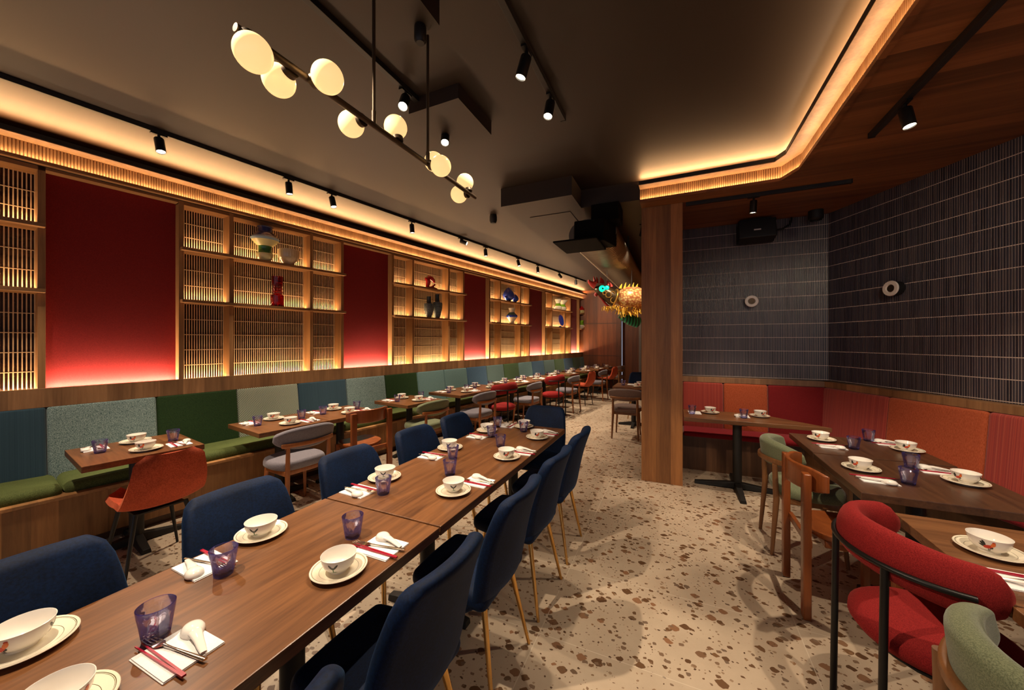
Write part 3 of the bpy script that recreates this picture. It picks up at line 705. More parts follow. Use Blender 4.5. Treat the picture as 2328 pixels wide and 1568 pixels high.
def navy_back(x, y, z):
    t = z / 0.275; w = 1 - 0.16 * max(0, t) ** 1.6 - 0.12 * max(0, -t) ** 2 - 0.10 * sm(abs(t), 0.82, 1.0)
    x2 = x * w
    return (x2, y + 0.9 * x2 * x2 - 0.055 * t - 0.03 * max(0, t) ** 2 + 0.10 * sm(-t, 0.55, 1.0), z)
CH['navy'] = [('seat', mesh('seat', [rbox(0.215, 0.205, 0.042, 0.04, 4, (6, 6, 1), lambda x, y, z: (x * (1 - 0.10 * sm(y, 0.05, 0.2)), y, z + (0.012 * (1 - (x / 0.215) ** 2) if z > 0 else 0)))], M['navy'], 70), (0, 0.03, 0.445)),
              ('backrest', mesh('backrest', [rbox(0.225, 0.032, 0.275, 0.03, 4, (10, 1, 12), navy_back)], M['navy'], 70), (0, -0.205, 0.622))]
legs('navy', [([(s * 0.14, 0.16, 0.41), (s * 0.185, 0.215, 0)], [0.014, 0.008]) for s in (-1, 1)] + [([(s * 0.14, -0.13, 0.40), (s * 0.2, -0.205, 0)], [0.014, 0.008]) for s in (-1, 1)], M['gold'])

def oval(kind, fab, wd, wrap=1.1, tall=0.098, top=0.70, th=0.03):
    hx = 0.27
    def pad(x, y, z):
        k = max(0.05, 1 - (abs(x) / (hx * 1.03)) ** 2.6) ** 0.5
        return (x, y + wrap * x * x - 0.10 * z, z * k + 0.02 * (1 - k))
    def band_(x, y, z): return (x, y + wrap * x * x, z)
    CH[kind] = [('seat', mesh('seat', [rbox(0.235, 0.215, 0.036, 0.034, 4, (8, 8, 1), lambda x, y, z: (x * (1 - 0.22 * (abs(y) / 0.215) ** 3) * (1 - 0.06 * sm(-y, 0, 0.2)), y * (1 - 0.16 * (abs(x) / 0.235) ** 3), z + (0.014 * (1 - (x / 0.235) ** 2) if z > 0 else 0)))], fab, 70), (0, 0.0, 0.455)),
                ('apron', mesh('apron', [rbox(0.185, 0.17, 0.024, 0.01, 2, (4, 4, 1))], wd, 50), (0, 0, 0.398)),
                ('backrest', mesh('backrest', [rbox(hx, th, tall, th - 0.002, 4, (16, 1, 5), pad)], fab, 70), (0, -0.235, top)),
                ('back_rail', mesh('back_rail', [rbox(0.232, 0.013, 0.019, 0.010, 2, (12, 1, 1), band_)], wd, 60), (0, -0.235 - th - 0.005, top - 0.045))]
    for s in (-1, 1):
        CH[kind].append(('leg', mesh('leg', [tube([(s * 0.185, -0.255 + 0.03, top - 0.06), (s * 0.185, -0.215, 0.40), (s * 0.2, -0.245, 0)], [0.016, 0.02, 0.012], 12)], wd, 60), None))
        CH[kind].append(('leg', mesh('leg', [tube([(s * 0.17, 0.15, 0.42), (s * 0.195, 0.185, 0)], [0.019, 0.012], 12)], wd, 60), None))
oval('grey', M['greyfab'], M['chairwood']); oval('taupe', M['taupefab'], M['chairdark'])
oval('sage', M['greenfab'], M['chairwood']); oval('sagebrown', M['greenfab'], M['chairdark'], 2.1, 0.098, 0.715, 0.042)

def bis_rail(x, y, z): return (x, y + 2.1 * x * x, z * (1 - 0.30 * sm(abs(x), 0.17, 0.24)))
CH['bistro'] = [('seat', mesh('seat', [rbox(0.205, 0.205, 0.017, 0.014, 3, (8, 8, 1), lambda x, y, z: (x * (1 - 0.25 * (abs(y) / 0.205) ** 3), y * (1 - 0.2 * (abs(x) / 0.205) ** 3), z - 0.012 * (1 - (x / 0.205) ** 2)))], M['cherry'], 60), (0, 0.01, 0.452)),
                ('seat_frame', mesh('seat_frame', [rbox(0.165, 0.15, 0.022, 0.008, 2)], M['cherry'], 50), (0, 0.01, 0.413)),
                ('back_rail', mesh('back_rail', [rbox(0.24, 0.012, 0.068, 0.010, 2, (14, 1, 4), bis_rail)], M['cherry'], 60), (0, -0.268, 0.768))]
for s in (-1, 1):
    CH['bistro'].append(('leg', mesh('leg', [rbox(0.029, 0.019, 0.405, 0.007, 2, fn=lambda x, y, z: (x, y - 0.02 * abs(z) / 0.405, z))], M['cherry'], 50), (s * 0.205, -0.215, 0.406)))
    CH['bistro'].append(('leg', mesh('leg', [rbox(0.0225, 0.0175, 0.217, 0.006, 2)], M['cherry'], 50), (s * 0.175, 0.155, 0.218)))
CH['bistro'].append(('stretcher', mesh('stretcher', [box(-0.195, 0.195, -0.012, 0.012, 0.39, 0.43)], M['cherry'], 0, 0.003), (0, -0.215, 0)))

def red_pad(R=0.245, a0=-8, a1=188, n=28):
    pts = []; rad = []
    for i in range(n + 1):
        a = math.radians(180 + a0 + (a1 - a0) * i / n); e = min(i, n - i) / n
        pts.append((R * math.cos(a), R * math.sin(a) * 0.95 + 0.03, 0.775 - 0.03 * abs(math.cos(a)) ** 3)); rad.append(0.086 * (1 if e > 0.10 else math.sqrt(max(0.10, 1 - ((0.10 - e) / 0.105) ** 2))))
    return tube(pts, rad, 20, (0.50, 1.0))
def arc(R, z, a0, a1, n=20): return [(R * math.cos(math.radians(a0 + (a1 - a0) * i / n)), R * math.sin(math.radians(a0 + (a1 - a0) * i / n)) * 0.95 + 0.03, z) for i in range(n + 1)]
CH['red'] = [('seat', mesh('seat', [lathe([(0, 0), (0.17, 0.0), (0.215, 0.012), (0.235, 0.04), (0.232, 0.065), (0.20, 0.088), (0.12, 0.098), (0, 0.10)], 36)], M['redfab'], 70), (0, 0.02, 0.395)),
             ('backrest', mesh('backrest', [red_pad()], M['redfab'], 70), None),
             ('back_tube', mesh('back_tube', [tube(arc(0.298, 0.745, 196, 344), 0.010, 8)], M['blackmetal'], 60), None),
             ('seat_ring', mesh('seat_ring', [tube(arc(0.2, 0.388, 0, 350), 0.009, 8)], M['blackmetal'], 60), None)]
for s in (-1, 1):
    CH['red'].append(('leg', mesh('leg', [tube([(s * 0.155, -0.215, 0), (s * 0.155, -0.205, 0.745)], 0.0125, 10)], M['blackmetal'], 60), None))
    CH['red'].append(('leg', mesh('leg', [tube([(s * 0.18, 0.16, 0), (s * 0.17, 0.15, 0.40)], 0.0125, 10)], M['blackmetal'], 60), None))

def shell(a, b):
    x = (a - 0.5) * 2; t = b
    if t < 0.45: y, z = 0.22 - 0.40 * (t / 0.45), 0.445 - 0.02 * math.sin(PI * t / 0.45)
    else:
        q = (t - 0.45) / 0.55; y, z = -0.18 - 0.12 * q - 0.045 * math.sin(PI * q), 0.445 + 0.352 * q - 0.03 * (1 - q) * math.sin(PI * q * 0.5)
    w = 0.180 + 0.036 * math.sin(PI * min(1, t * 1.1)) - 0.065 * sm(t, 0.90, 1.0) ** 2.2 - 0.07 * (1 - sm(t, 0, 0.12))
    up = 0.055 * abs(x) ** 2.4
    f = sm(t, 0.35, 0.6)
    return (x * w, y + up * f * 0.6, z + up * (1 - f))
CH['orange'] = [('shell', mesh('shell', [sheet(shell, 20, 40, 0.03)], M['orangevel'], 80), (0, 0, 0.015))]
legs('orange', [([(s * 0.13, q * 0.13 - 0.01, 0.42), (s * 0.20, q * 0.19 - 0.01, 0)], [0.014, 0.008]) for s in (-1, 1) for q in (-1, 1)], M['blackmetal'])
CH['orange'].append(('under_frame', mesh('under_frame', [box(-0.13, 0.13, -0.14, 0.12, 0.405, 0.415)], M['blackmetal'], 0), None))

def chair(kind, label, x, y, face, group=None):
    """face: heading (radians) of the sitter's forward direction measured from +x"""
    r = thing({'navy': 'dining_chair', 'bistro': 'bistro_chair', 'red': 'tub_chair', 'orange': 'shell_chair'}.get(kind, 'oval_back_chair'), label, 'chair', (x, y, 0), face - PI / 2, group)
    for nm, me, loc in CH[kind]: link(nm, me, r, loc or (0, 0, 0))
    return r
ORD = ['first', 'second', 'third', 'fourth', 'fifth']
for i, v in enumerate((0.37, 0.965, 1.575, 2.175, 2.72)):
    chair('navy', 'navy velvet chair, %s from the camera on the banquette side of the long table' % ORD[i], -1.545, v, random.uniform(-0.03, 0.03), 'navy chairs at the long tables')
for i, v in enumerate((0.36, 0.94, 1.53, 2.09, 2.65)):
    chair('navy', 'navy velvet chair, %s from the camera on the aisle side of the long table' % ORD[i], -0.895, v, PI + random.uniform(-0.03, 0.03), 'navy chairs at the long tables')
chair('navy', 'navy chair at the far head of the long table, facing the camera', -1.187, 3.19, -PI / 2, 'navy chairs at the long tables')
FW = WA + PI / 2        # towards the left wall
WCH = [('orange', 0.75, -3.50, 'orange velvet shell chair at the table nearest the camera', 0.10), ('grey', 1.72, -3.53, 'grey oval-backed wooden chair at the second banquette table', 0.05), ('bistro', 2.42, -3.57, 'glossy brown wooden chair with curved back at the third banquette table', -0.08),
       ('sage', 3.36, -3.57, 'sage green oval-backed chair at the fourth banquette table', 0.0), ('grey', 4.35, -3.5, 'grey oval-backed chair in front of the fifth banquette table', 0.0), ('red', 5.06, -3.5, 'bright red tub chair between two grey oval-backed chairs', 0.0),
       ('grey', 5.85, -3.5, 'grey oval-backed chair just left of the second red chair', 0.05), ('red', 6.78, -3.42, 'second red tub chair along the banquette, further from the camera', 0.0), ('grey', 7.42, -3.4, 'grey oval-backed chair just right of the second red chair', 0.0),
       ('orange', 8.4, -3.45, 'orange shell chair at the tenth banquette table, seen from behind', -0.1), ('grey', 9.3, -3.4, 'grey oval-backed chair between the two far orange chairs', 0.0), ('orange', 10.35, -3.5, 'farthest orange shell chair near the end wall', -0.1), ('taupe', 11.22, -3.5, 'brown-framed oval chair at the last table by the end wall', -0.2)]
for k, t, s, lab, da in WCH:
    p = WP(t, s); chair(k, lab, p[0], p[1], FW + da, 'chairs along the banquette')
chair('sagebrown', 'sage green low-backed chair at the alcove table behind the brown chair', 0.875, 3.38, 0.0, 'alcove chairs')
chair('bistro', 'glossy brown wooden chair with curved back in the alcove', 0.895, 2.735, 0.0, 'alcove chairs')
chair('red', 'large red wool tub chair on black tube legs at right', 0.862, 1.915, 0.13, 'alcove chairs')
chair('sagebrown', 'sage green low-backed chair cut off at the bottom right corner', 0.93, 1.30, 0.05, 'alcove chairs')
chair('taupe', 'taupe oval-backed chair beside the wooden pillar', -0.74, 6.16, PI / 2)
chair('navy', 'dark navy chair behind the small table at the pillar', -0.70, 7.75, -PI / 2)

# ------------------------------------------------------------------ tableware
m = N('plate_glaze'); co = m.co(); sep = m.n('ShaderNodeSeparateXYZ', i_0=co)
rr = m.math('SQRT', m.math('ADD', m.math('POWER', sep.outputs[0], 2.0), m.math('POWER', sep.outputs[1], 2.0)))
ring = lambda a, w: m.math('LESS_THAN', m.math('ABSOLUTE', m.math('SUBTRACT', rr, a)), w)
k = m.math('MAXIMUM', m.math('MAXIMUM', ring(0.0865, 0.0007), ring(0.0842, 0.0004)), ring(0.0635, 0.0005))
m.set('Base Color', m.mix(k, L(240, 230, 208), L(88, 78, 46))); m.set('Roughness', 0.14); m.set('Coat Weight', 0.3); m.set('Coat Roughness', 0.05)
PLATE = mesh('plate', [lathe([(0, 0.003), (0.050, 0.003), (0.052, 0.0), (0.057, 0.0), (0.060, 0.0045), (0.074, 0.0085), (0.0925, 0.0145), (0.0940, 0.0165), (0.0925, 0.0185), (0.074, 0.0130), (0.060, 0.0085), (0.055, 0.0070), (0, 0.0070)], 56)], m.m, 40)
BO = [(0.0, 0.002), (0.024, 0.002), (0.025, 0.0), (0.0285, 0.0), (0.029, 0.006), (0.040, 0.013), (0.049, 0.024), (0.0545, 0.038), (0.058, 0.0565)]
BOWL = mesh('bowl', [lathe(BO + [(0.0585, 0.0585), (0.0570, 0.0588), (0.0555, 0.055), (0.0515, 0.037), (0.046, 0.0255), (0.037, 0.0155), (0.022, 0.0095), (0, 0.0085)], 48)], M['white'], 40)
def bowl_r(z):
    for (r0, z0), (r1, z1) in zip(BO[4:], BO[5:]):
        if z0 <= z <= z1: return r0 + (r1 - r0) * (z - z0) / (z1 - z0)
    return 0.058
def decal(blobs):
    ps = []
    for s, z, a, b, rot, mi in blobs:
        s, z, a, b = s * 1.3, 0.030 + (z - 0.031) * 1.25, a * 1.3, b * 1.25
        V = []; c, sn = math.cos(math.radians(rot)), math.sin(math.radians(rot))
        pts = [(0, 0)] + [(f * a * math.cos(2 * PI * i / 14), f * b * math.sin(2 * PI * i / 14)) for f in (0.55, 1.0) for i in range(14)]
        for x, y in pts:
            X, Z = s + x * c - y * sn, z + x * sn + y * c; an = X / 0.052; R = bowl_r(Z) + 0.0004 + 0.0001 * mi
            V.append((R * math.cos(an), R * math.sin(an), Z))
        F = [(0, 1 + i, 1 + (i + 1) % 14) for i in range(14)] + [(1 + i, 15 + i, 15 + (i + 1) % 14, 1 + (i + 1) % 14) for i in range(14)]
        ps.append((V, F, mi))
    return ps
inks = [plain('ink_black', L(26, 28, 26), 0.3), plain('ink_red', L(196, 48, 24), 0.3), plain('ink_green', L(50, 96, 48), 0.3), plain('ink_orange', L(224, 110, 40), 0.3)]
ROOSTER = mesh('rooster_motif', decal([(-0.001, 0.032, 0.009, 0.0055, 25, 1), (0.008, 0.040, 0.004, 0.007, -20, 3), (0.009, 0.047, 0.003, 0.0025, 0, 1), (-0.010, 0.038, 0.0075, 0.003, 125, 0), (-0.008, 0.042, 0.0075, 0.0026, 110, 0), (-0.012, 0.033, 0.006, 0.0026, 150, 0), (0.005, 0.030, 0.004, 0.004, 0, 0), (0.0, 0.022, 0.001, 0.005, 0, 0), (0.003, 0.022, 0.001, 0.005, 0, 0), (0.0, 0.0165, 0.012, 0.001, 0, 2)]), inks, 0)
LEAF = mesh('leaf_motif', decal([(-0.006, 0.0395, 0.0085, 0.0027, 128, 0), (0.006, 0.0395, 0.0085, 0.0027, 52, 0), (0.0, 0.036, 0.002, 0.003, 0, 0), (0.0, 0.028, 0.0014, 0.007, 0, 2), (0.0, 0.0215, 0.011, 0.0011, 4, 2), (0.004, 0.0235, 0.004, 0.001, 20, 2)]), inks, 0)

def fac(a, z): return 1 - (0.075 * abs(math.cos(4.5 * a)) ** 1.5 if 0.012 < z < 0.066 else 0.0)
TO = [(0, 0.0), (0.0275, 0.0), (0.0295, 0.003), (0.0315, 0.014), (0.0335, 0.026), (0.036, 0.045), (0.0392, 0.064), (0.0398, 0.068), (0.0418, 0.086), (0.042, 0.090)]
TUM = mesh('tumbler', [lathe(TO + [(0.0405, 0.0912), (0.0392, 0.0895), (0.0365, 0.067), (0.0328, 0.045), (0.029, 0.022), (0.026, 0.0145), (0, 0.013)], 54, fn=lambda a, z: fac(a, z))], [M['tumbler'], M['tumblerbase'], M['tumblerrim']], 40)
for p in TUM.polygons:
    if p.center.z < 0.010: p.material_index = 1
    elif p.center.z > 0.0885: p.material_index = 2
NAP = mesh('napkin', [rbox(0.066, 0.082, 0.0014, 0.0012, 1), mv(rbox(0.0645, 0.080, 0.0014, 0.0012, 1), 0.001, -0.001, 0.0030)], M['napkin'], 30)
def spoon_top(x, y): return 0
SPO = mesh('spoon', [xf(lathe([(0.0, 0.0185), (0.010, 0.0178), (0.018, 0.0145), (0.0228, 0.008), (0.0240, 0.0015), (0.0232, 0.0), (0, 0.0)], 30, fn=lambda a, z: 1 + 0.28 * max(0, math.sin(a)) ** 2 + 0.35 * max(0, -math.sin(a)) ** 4), TR(0, 0.038, 0)),
                     tube([(0, 0.028, 0.0085), (0, 0.006, 0.0115), (0, -0.020, 0.0105), (0, -0.045, 0.007), (0, -0.066, 0.0045)], [0.015, 0.0125, 0.0095, 0.0085, 0.0065], 14, (1.0, 0.42))], M['white'], 60)
def fork_head(a, b):
    x = (a - 0.5) * 0.022 * (0.35 + 0.65 * sm(b, 0, 0.5)); y = 0.035 + 0.028 * b
    return (x, y, 0.0062 - 0.0035 * math.sin(PI * b * 0.8))
FORK = mesh('fork', [tube([(0, -0.095, 0.0028), (0, -0.04, 0.0035), (0, 0.01, 0.0052), (0, 0.037, 0.0062)], [0.0056, 0.0044, 0.0026, 0.0034], 10, (1, 0.42)), sheet(fork_head, 6, 6, 0.0018)] +
            [tube([(i * 0.0062, 0.060, 0.0042), (i * 0.0063, 0.075, 0.0034), (i * 0.0061, 0.09, 0.0062), (i * 0.0057, 0.101, 0.0095)], [0.0019, 0.0017, 0.0014, 0.0008], 6, (1, 0.7)) for i in (-1.5, -0.5, 0.5, 1.5)], M['steel'], 60)
STICK = mesh('chopstick', [tube([(0, -0.11, 0.0032), (0, 0.02, 0.0032), (0, 0.11, 0.0032)], [0.0038, 0.0032, 0.0021], 4)], M['redstick'], 20)

def put(name, me, label, cat, loc, rz, group):
    o = link(name, me, None, loc, (0, 0, rz))
    if name in ('fork', 'soup_spoon'): o.scale = (1.14,) * 3
    return tag(o, label, cat, group)
def setting(place, px, py, head, parts='bpnsfcg', nap=(0.185, 0.0), gl=(0.18, 0.15), bowl_rot=None, zt=TZ):
    """a place setting; head = direction the diner looks (radians from +x); offsets are (to the diner's right, forward)"""
    fx, fy = math.cos(head), math.sin(head); rx, ry = fy, -fx; rz = head - PI / 2
    W2 = lambda a, b: (px + rx * a + fx * b, py + ry * a + fy * b)
    j = lambda k=0.05: random.uniform(-k, k)
    if 'p' in parts: put('plate', PLATE, 'cream plate with dark rim lines, %s' % place, 'plate', (px, py, zt), rz, 'rimmed plates')
    if 'b' in parts:
        b = thing('bowl', 'white rooster-painted rice bowl, %s' % place, 'bowl', (px + j(0.006), py + j(0.006), zt + 0.0071), bowl_rot if bowl_rot is not None else random.uniform(0, 6.28), 'rooster bowls')
        link('body', BOWL, b); link('rooster_motif', ROOSTER, b, (0, 0, 0), (0, 0, 0)); link('leaf_motif', LEAF, b, (0, 0, 0), (0, 0, 1.9)); link('leaf_motif', LEAF, b, (0, 0, 0), (0, 0, 4.0))
    nx, ny = nap; nr = rz + j()
    def onnap(a, b):
        c, s = math.cos(nr - rz), math.sin(nr - rz); return W2(nx + a * c - b * s, ny + a * s + b * c)
    if 'n' in parts: p = onnap(0, 0); put('napkin', NAP, 'folded white napkin, %s' % place, 'napkin', (p[0], p[1], zt + 0.0014), nr, 'folded napkins')
    zn = zt + 0.0060
    if 's' in parts: p = onnap(0.038, -0.005); put('soup_spoon', SPO, 'white ceramic soup spoon on the napkin, %s' % place, 'spoon', (p[0], p[1], zn), nr - 0.25 + j(0.08), 'ceramic spoons')
    if 'f' in parts: p = onnap(-0.005, 0.005); put('fork', FORK, 'steel fork on the napkin, %s' % place, 'fork', (p[0], p[1], zn), nr + 0.16 + j(0.05), 'forks')
    if 'c' in parts:
        for q, nm in ((-0.041, 'outer'), (-0.0325, 'inner')):
            p = onnap(q, 0.0); put('chopstick', STICK, '%s red chopstick of the pair, %s' % (nm, place), 'chopstick', (p[0], p[1], zn), nr + 0.02 * (1 if nm == 'outer' else -1), 'red chopsticks')
    if 'g' in parts: p = W2(*gl); put('tumbler', TUM, 'blue faceted glass tumbler, %s' % place, 'glass', (p[0], p[1], zt), random.uniform(0, 6.28), 'blue tumblers')

# long tables: wall side (facing +x), aisle side (facing -x), far head
setting('first place, banquette side of long table', -1.575, 0.345, 0.0, 'bp', bowl_rot=-0.9)
setting('second place, banquette side of long table', -1.590, 0.955, 0.0, nap=(0.215, 0.03), gl=(0.215, 0.145), bowl_rot=-2.9)
setting('third place, banquette side of long table', -1.575, 1.645, 0.0, nap=(0.195, 0.01), gl=(0.165, 0.150), bowl_rot=-2.9)
setting('fourth place, banquette side of long table', -1.560, 2.305, 0.0, nap=(0.205, -0.01), gl=(0.180, 0.145), bowl_rot=-3.0)
setting('fifth place, banquette side of long table', -1.560, 2.890, 0.0, nap=(0.195, 0.02), gl=(0.150, 0.125), bowl_rot=-3.3)
setting('first place, aisle side of long table', -1.225, 0.310, PI, nap=(0.195, -0.035), gl=(0.195, 0.080), bowl_rot=0.4)
setting('second place, aisle side of long table', -1.089, 0.918, PI, nap=(0.172, -0.03), gl=(0.185, 0.14), bowl_rot=-2.95)
setting('third place, aisle side of long table', -1.095, 1.650, PI, nap=(0.175, -0.05), gl=(0.21, 0.165), bowl_rot=-2.9)
setting('fourth place, aisle side of long table', -1.078, 2.290, PI, nap=(0.165, -0.05), gl=(0.225, 0.16), bowl_rot=-1.15)
setting('fifth place, aisle side of long table', -1.065, 2.860, PI, nap=(0.175, -0.03), gl=(0.16, 0.19), bowl_rot=-1.2)
setting('at the far head of long table', -1.315, 3.165, -PI / 2, nap=(0.155, 0.0), gl=(0.235, 0.08), bowl_rot=-1.6)

# small tables along the banquette
for i, (t, nm) in enumerate(WT):
    full = 'bpnsfcg' if i < 4 else ('bpnsg' if i < 9 else 'bpng')
    p = WP(t + 0.03, -4.135); setting('bench side of %s banquette table' % nm, p[0], p[1], FW + PI, full.replace('f', '') if i else full, nap=(0.215, 0.0), gl=(0.215, 0.165), bowl_rot=WA - 2.15)
    p = WP(t + 0.02, -3.780); setting('chair side of %s banquette table' % nm, p[0], p[1], FW, full, nap=(0.185, -0.01), gl=(0.19, 0.16), bowl_rot=WA - 2.2)

# alcove tables
setting('chair side of pillar-end alcove table', 1.085, 3.77, 0.0, nap=(0.205, 0.0), gl=(0.205, 0.135), bowl_rot=-2.2)
setting('bench side of pillar-end alcove table', 1.555, 3.66, PI, nap=(0.185, 0.03), gl=(0.235, 0.13), bowl_rot=-1.9)
setting('chair side of middle alcove table', 1.065, 3.01, 0.0, nap=(0.195, 0.0), gl=(0.19, 0.14), bowl_rot=-2.4)
setting('bench side of middle alcove table', 1.505, 2.965, PI, nap=(0.19, 0.03), gl=(0.215, 0.135), bowl_rot=-2.6)
setting('chair side of front alcove table', 1.10, 2.035, 0.0, 'bpnsfc', nap=(0.215, -0.03), bowl_rot=-2.1)
setting('left of wedge-shaped alcove table', 0.345, 4.67, -PI / 2, 'bpng', nap=(0.16, 0.06), gl=(0.185, 0.12), bowl_rot=-1.2)
setting('right of wedge-shaped alcove table', 0.815, 4.66, -PI / 2, 'bpnsg', nap=(0.17, 0.05), gl=(0.165, 0.14), bowl_rot=-1.2)
setting('near side of table behind pillar', -0.63, 6.80, PI / 2, 'bp', bowl_rot=-1.2)
setting('far side of table behind pillar', -0.62, 7.10, -PI / 2, 'bpng', nap=(0.15, 0.0), gl=(0.28, 0.14), bowl_rot=-1.2)

# ------------------------------------------------------------------ globe chandelier over the long table
U0, ZBAR = -1.165, 2.46
ch = thing('chandelier', 'long bronze bar chandelier with nine glowing opal globes over the table', 'chandelier', (U0, 1.49, 3.12))
link('bar', mesh('bar', [tube([(0, 0.626 - 1.49, ZBAR - 3.12), (0, 2.0 - 1.49, ZBAR - 3.12)], 0.0125, 14)], M['bronze'], 60), ch)
for v in (1.155, 1.52): link('rod', mesh('rod', [tube([(0, v - 1.49, ZBAR - 3.12), (0, v - 1.49, 0 if v < 1.5 else 0.0)], 0.007, 10), tube([(0, v - 1.49, ZBAR - 3.12), (0, v - 1.49, ZBAR - 3.06)], 0.010, 10)], M['bronze'], 60), ch)
link('canopy', mesh('canopy', [lathe([(0, 0), (0.028, 0), (0.03, -0.01), (0.03, -0.07), (0.02, -0.085), (0, -0.085)])], M['blackmetal'], 40), ch, (0, 1.46 - 1.49, 0))
GM = mesh('globe', [lathe([(0.0515 * math.sin(PI * i / 20), -0.0515 * math.cos(PI * i / 20)) for i in range(21)], 32)], M['globe'], 80)
CUP = mesh('cup', [lathe([(0, 0.002), (0.026, 0.0), (0.026, 0.016), (0.014, 0.022), (0, 0.022)], 20)], M['bronze'], 40)
for v, a in ((0.655, -62), (0.80, 196), (0.872, -5), (1.105, 182), (1.30, 100), (1.6225, 120), (1.5325, -15), (1.9225, 110), (1.93, 175)):
    a = math.radians(a); g = link('globe', GM, ch, (0.075 * math.cos(a), v - 1.49, ZBAR - 3.12 + 0.075 * math.sin(a)))
    link('cup', CUP, g, (-0.066 * math.cos(a) , 0, -0.066 * math.sin(a)), (0, PI / 2 - a, 0))

# ------------------------------------------------------------------ track lighting
def track(label, p0, p1, z):
    ln = math.hypot(p1[0] - p0[0], p1[1] - p0[1]); r = thing('lighting_track', label, 'lighting track', (p0[0], p0[1], z), math.atan2(p1[1] - p0[1], p1[0] - p0[0]), 'black ceiling tracks')
    link('rail', mesh('rail', [box(0, ln, -0.018, 0.018, -0.035, 0), ], M['black'], 0, 0.002), r)
    link('end_cap', mesh('end_cap', [box(ln, ln + 0.012, -0.019, 0.019, -0.037, 0)], M['blackmetal'], 0), r)
SB = mesh('body', [lathe([(0, 0.0), (0.030, 0.0), (0.032, -0.006), (0.032, -0.118), (0.029, -0.120), (0.027, -0.110), (0, -0.110)], 24)], M['blackmetal'], 40)
SLN = mesh('lens', [lathe([(0, -0.1105), (0.0268, -0.1105), (0.0268, -0.1125), (0, -0.1125)], 24)], M['lens'], 0)
SAD = mesh('adapter', [box(-0.05, 0.05, -0.014, 0.014, -0.012, 0.0), tube([(0, 0, -0.01), (0, 0, -0.045)], 0.010, 10)], M['blackmetal'], 30)
def spot(label, x, y, z, aim, power, cone=70, rz=0.0, color=WARM, group='track spotlights', blend=0.6):
    r = thing('spotlight', label, 'spotlight', (x, y, z), rz, group)
    link('adapter', SAD, r)
    d = Vector((aim[0] - x, aim[1] - y, aim[2] - z)).normalized()
    q = Vector((0, 0, -1)).rotation_difference(d)
    b = link('body', SB, r, (0, 0, -0.04)); b.rotation_mode = 'QUATERNION'; b.rotation_quaternion = (Matrix.Rotation(-rz, 3, 'Z') @ q.to_matrix()).to_quaternion()
    link('lens', SLN, b)
    ld = bpy.data.lights.new('spot_beam', 'SPOT'); ld.energy = power * K_SPOT; ld.color = color; ld.spot_size = math.radians(cone); ld.spot_blend = blend; ld.shadow_soft_size = 0.022
    o = bpy.data.objects.new('spot_beam', ld); COL.objects.link(o); o.parent = b; o.location = (0, 0, -0.125)
    return r
ZT = ZC - 0.035
a0, a1 = WP(-1.0, -4.0), WP(9.7, -3.87)
track('long black ceiling track running beside the left wall cove', a0, a1, ZC)
LT = [0.02, 0.887, 1.863, 2.32, 3.47, 4.48, 5.13, 6.19, 6.99, 8.04, 9.03]
LN_ = ['at the very left edge', 'first full one from the left', 'second from the left', 'third from the left', 'fourth from the left', 'fifth from the left', 'sixth from the left', 'seventh from the left', 'eighth from the left', 'ninth from the left, tilted', 'last before the dragon']
for i, t in enumerate(LT):
    s = -3.985 + 0.012 * t
    p = WP(t, s)
    q = WP(t + 0.12, -3.75 if i % 2 == 0 else -3.2, 0.6)
    if i == 5: q = (-0.75, 5.65, 2.15)
    if i == 9: q = (-1.9, 12.0, 1.3)
    spot('black cylinder spotlight on the left wall track, %s' % LN_[i], p[0], p[1], ZT, q, (85, 85, 85, 85, 95, 120, 110, 110, 130, 60, 130)[i], 30 if i == 5 else 84, WA)
track('black ceiling track above the long table, with two glaring spotlights', (-1.65, -1.2), (-1.65, 2.52), ZC)
spot('glaring spotlight on the table track, the nearer and brighter one', -1.65, 1.915, ZT, (-0.95, 0.4, 0.6), 40, 60, PI / 2)
spot('glaring spotlight on the table track, the farther one', -1.65, 2.375, ZT, (-0.9, 1.1, 0.6), 40, 60, PI / 2)
spot('spotlight on the table track out above the camera', -1.66, 0.30, ZT, (-0.45, 1.6, 0), 130, 80, PI / 2, blend=0.3)
spot('added unseen spotlight by the pillar, brightening the dragon', -0.385, 4.93, 3.05, (-0.72, 5.75, 2.12), 42, 60, 0, blend=0.8)  # unseen lamp added to brighten the dragon from the camera side
track('black ceiling track in the middle of the dark ceiling', (-0.783, -1.2), (-0.783, 2.66), ZC)
spot('tilted spotlight on the middle track, lens turned to the left', -0.783, 1.925, ZT, (-1.5, 1.75, 0.74), 45, 62, PI / 2)
spot('spotlight at the end of the middle track, lens turned to the camera', -0.783, 2.36, ZT, (-0.95, 1.55, 0.5), 40, 62, PI / 2)
track('black track on the wooden soffit near the tiled wall', (1.262, -1.0), (1.262, 3.40), ZS)
spot('spotlight on the long soffit track near the tiled wall', 1.262, 2.99, ZS - 0.035, (1.5, 2.6, 0.7), 62, 112, PI / 2)
spot('added unseen spotlight on the long soffit track, brightening the alcove', 1.262, 1.2, ZS - 0.035, (1.9, 2.9, 0.75), 62, 120, PI / 2)  # extra lamp added out of view to brighten the tiled wall
track('short black soffit track over the wedge-shaped table', (0.09, 4.31), (1.45, 4.31), ZS)
spot('spotlight on the short soffit track over the wedge-shaped table', 0.703, 4.31, ZS - 0.035, (0.60, 4.50, 0.74), 62, 66, 0)

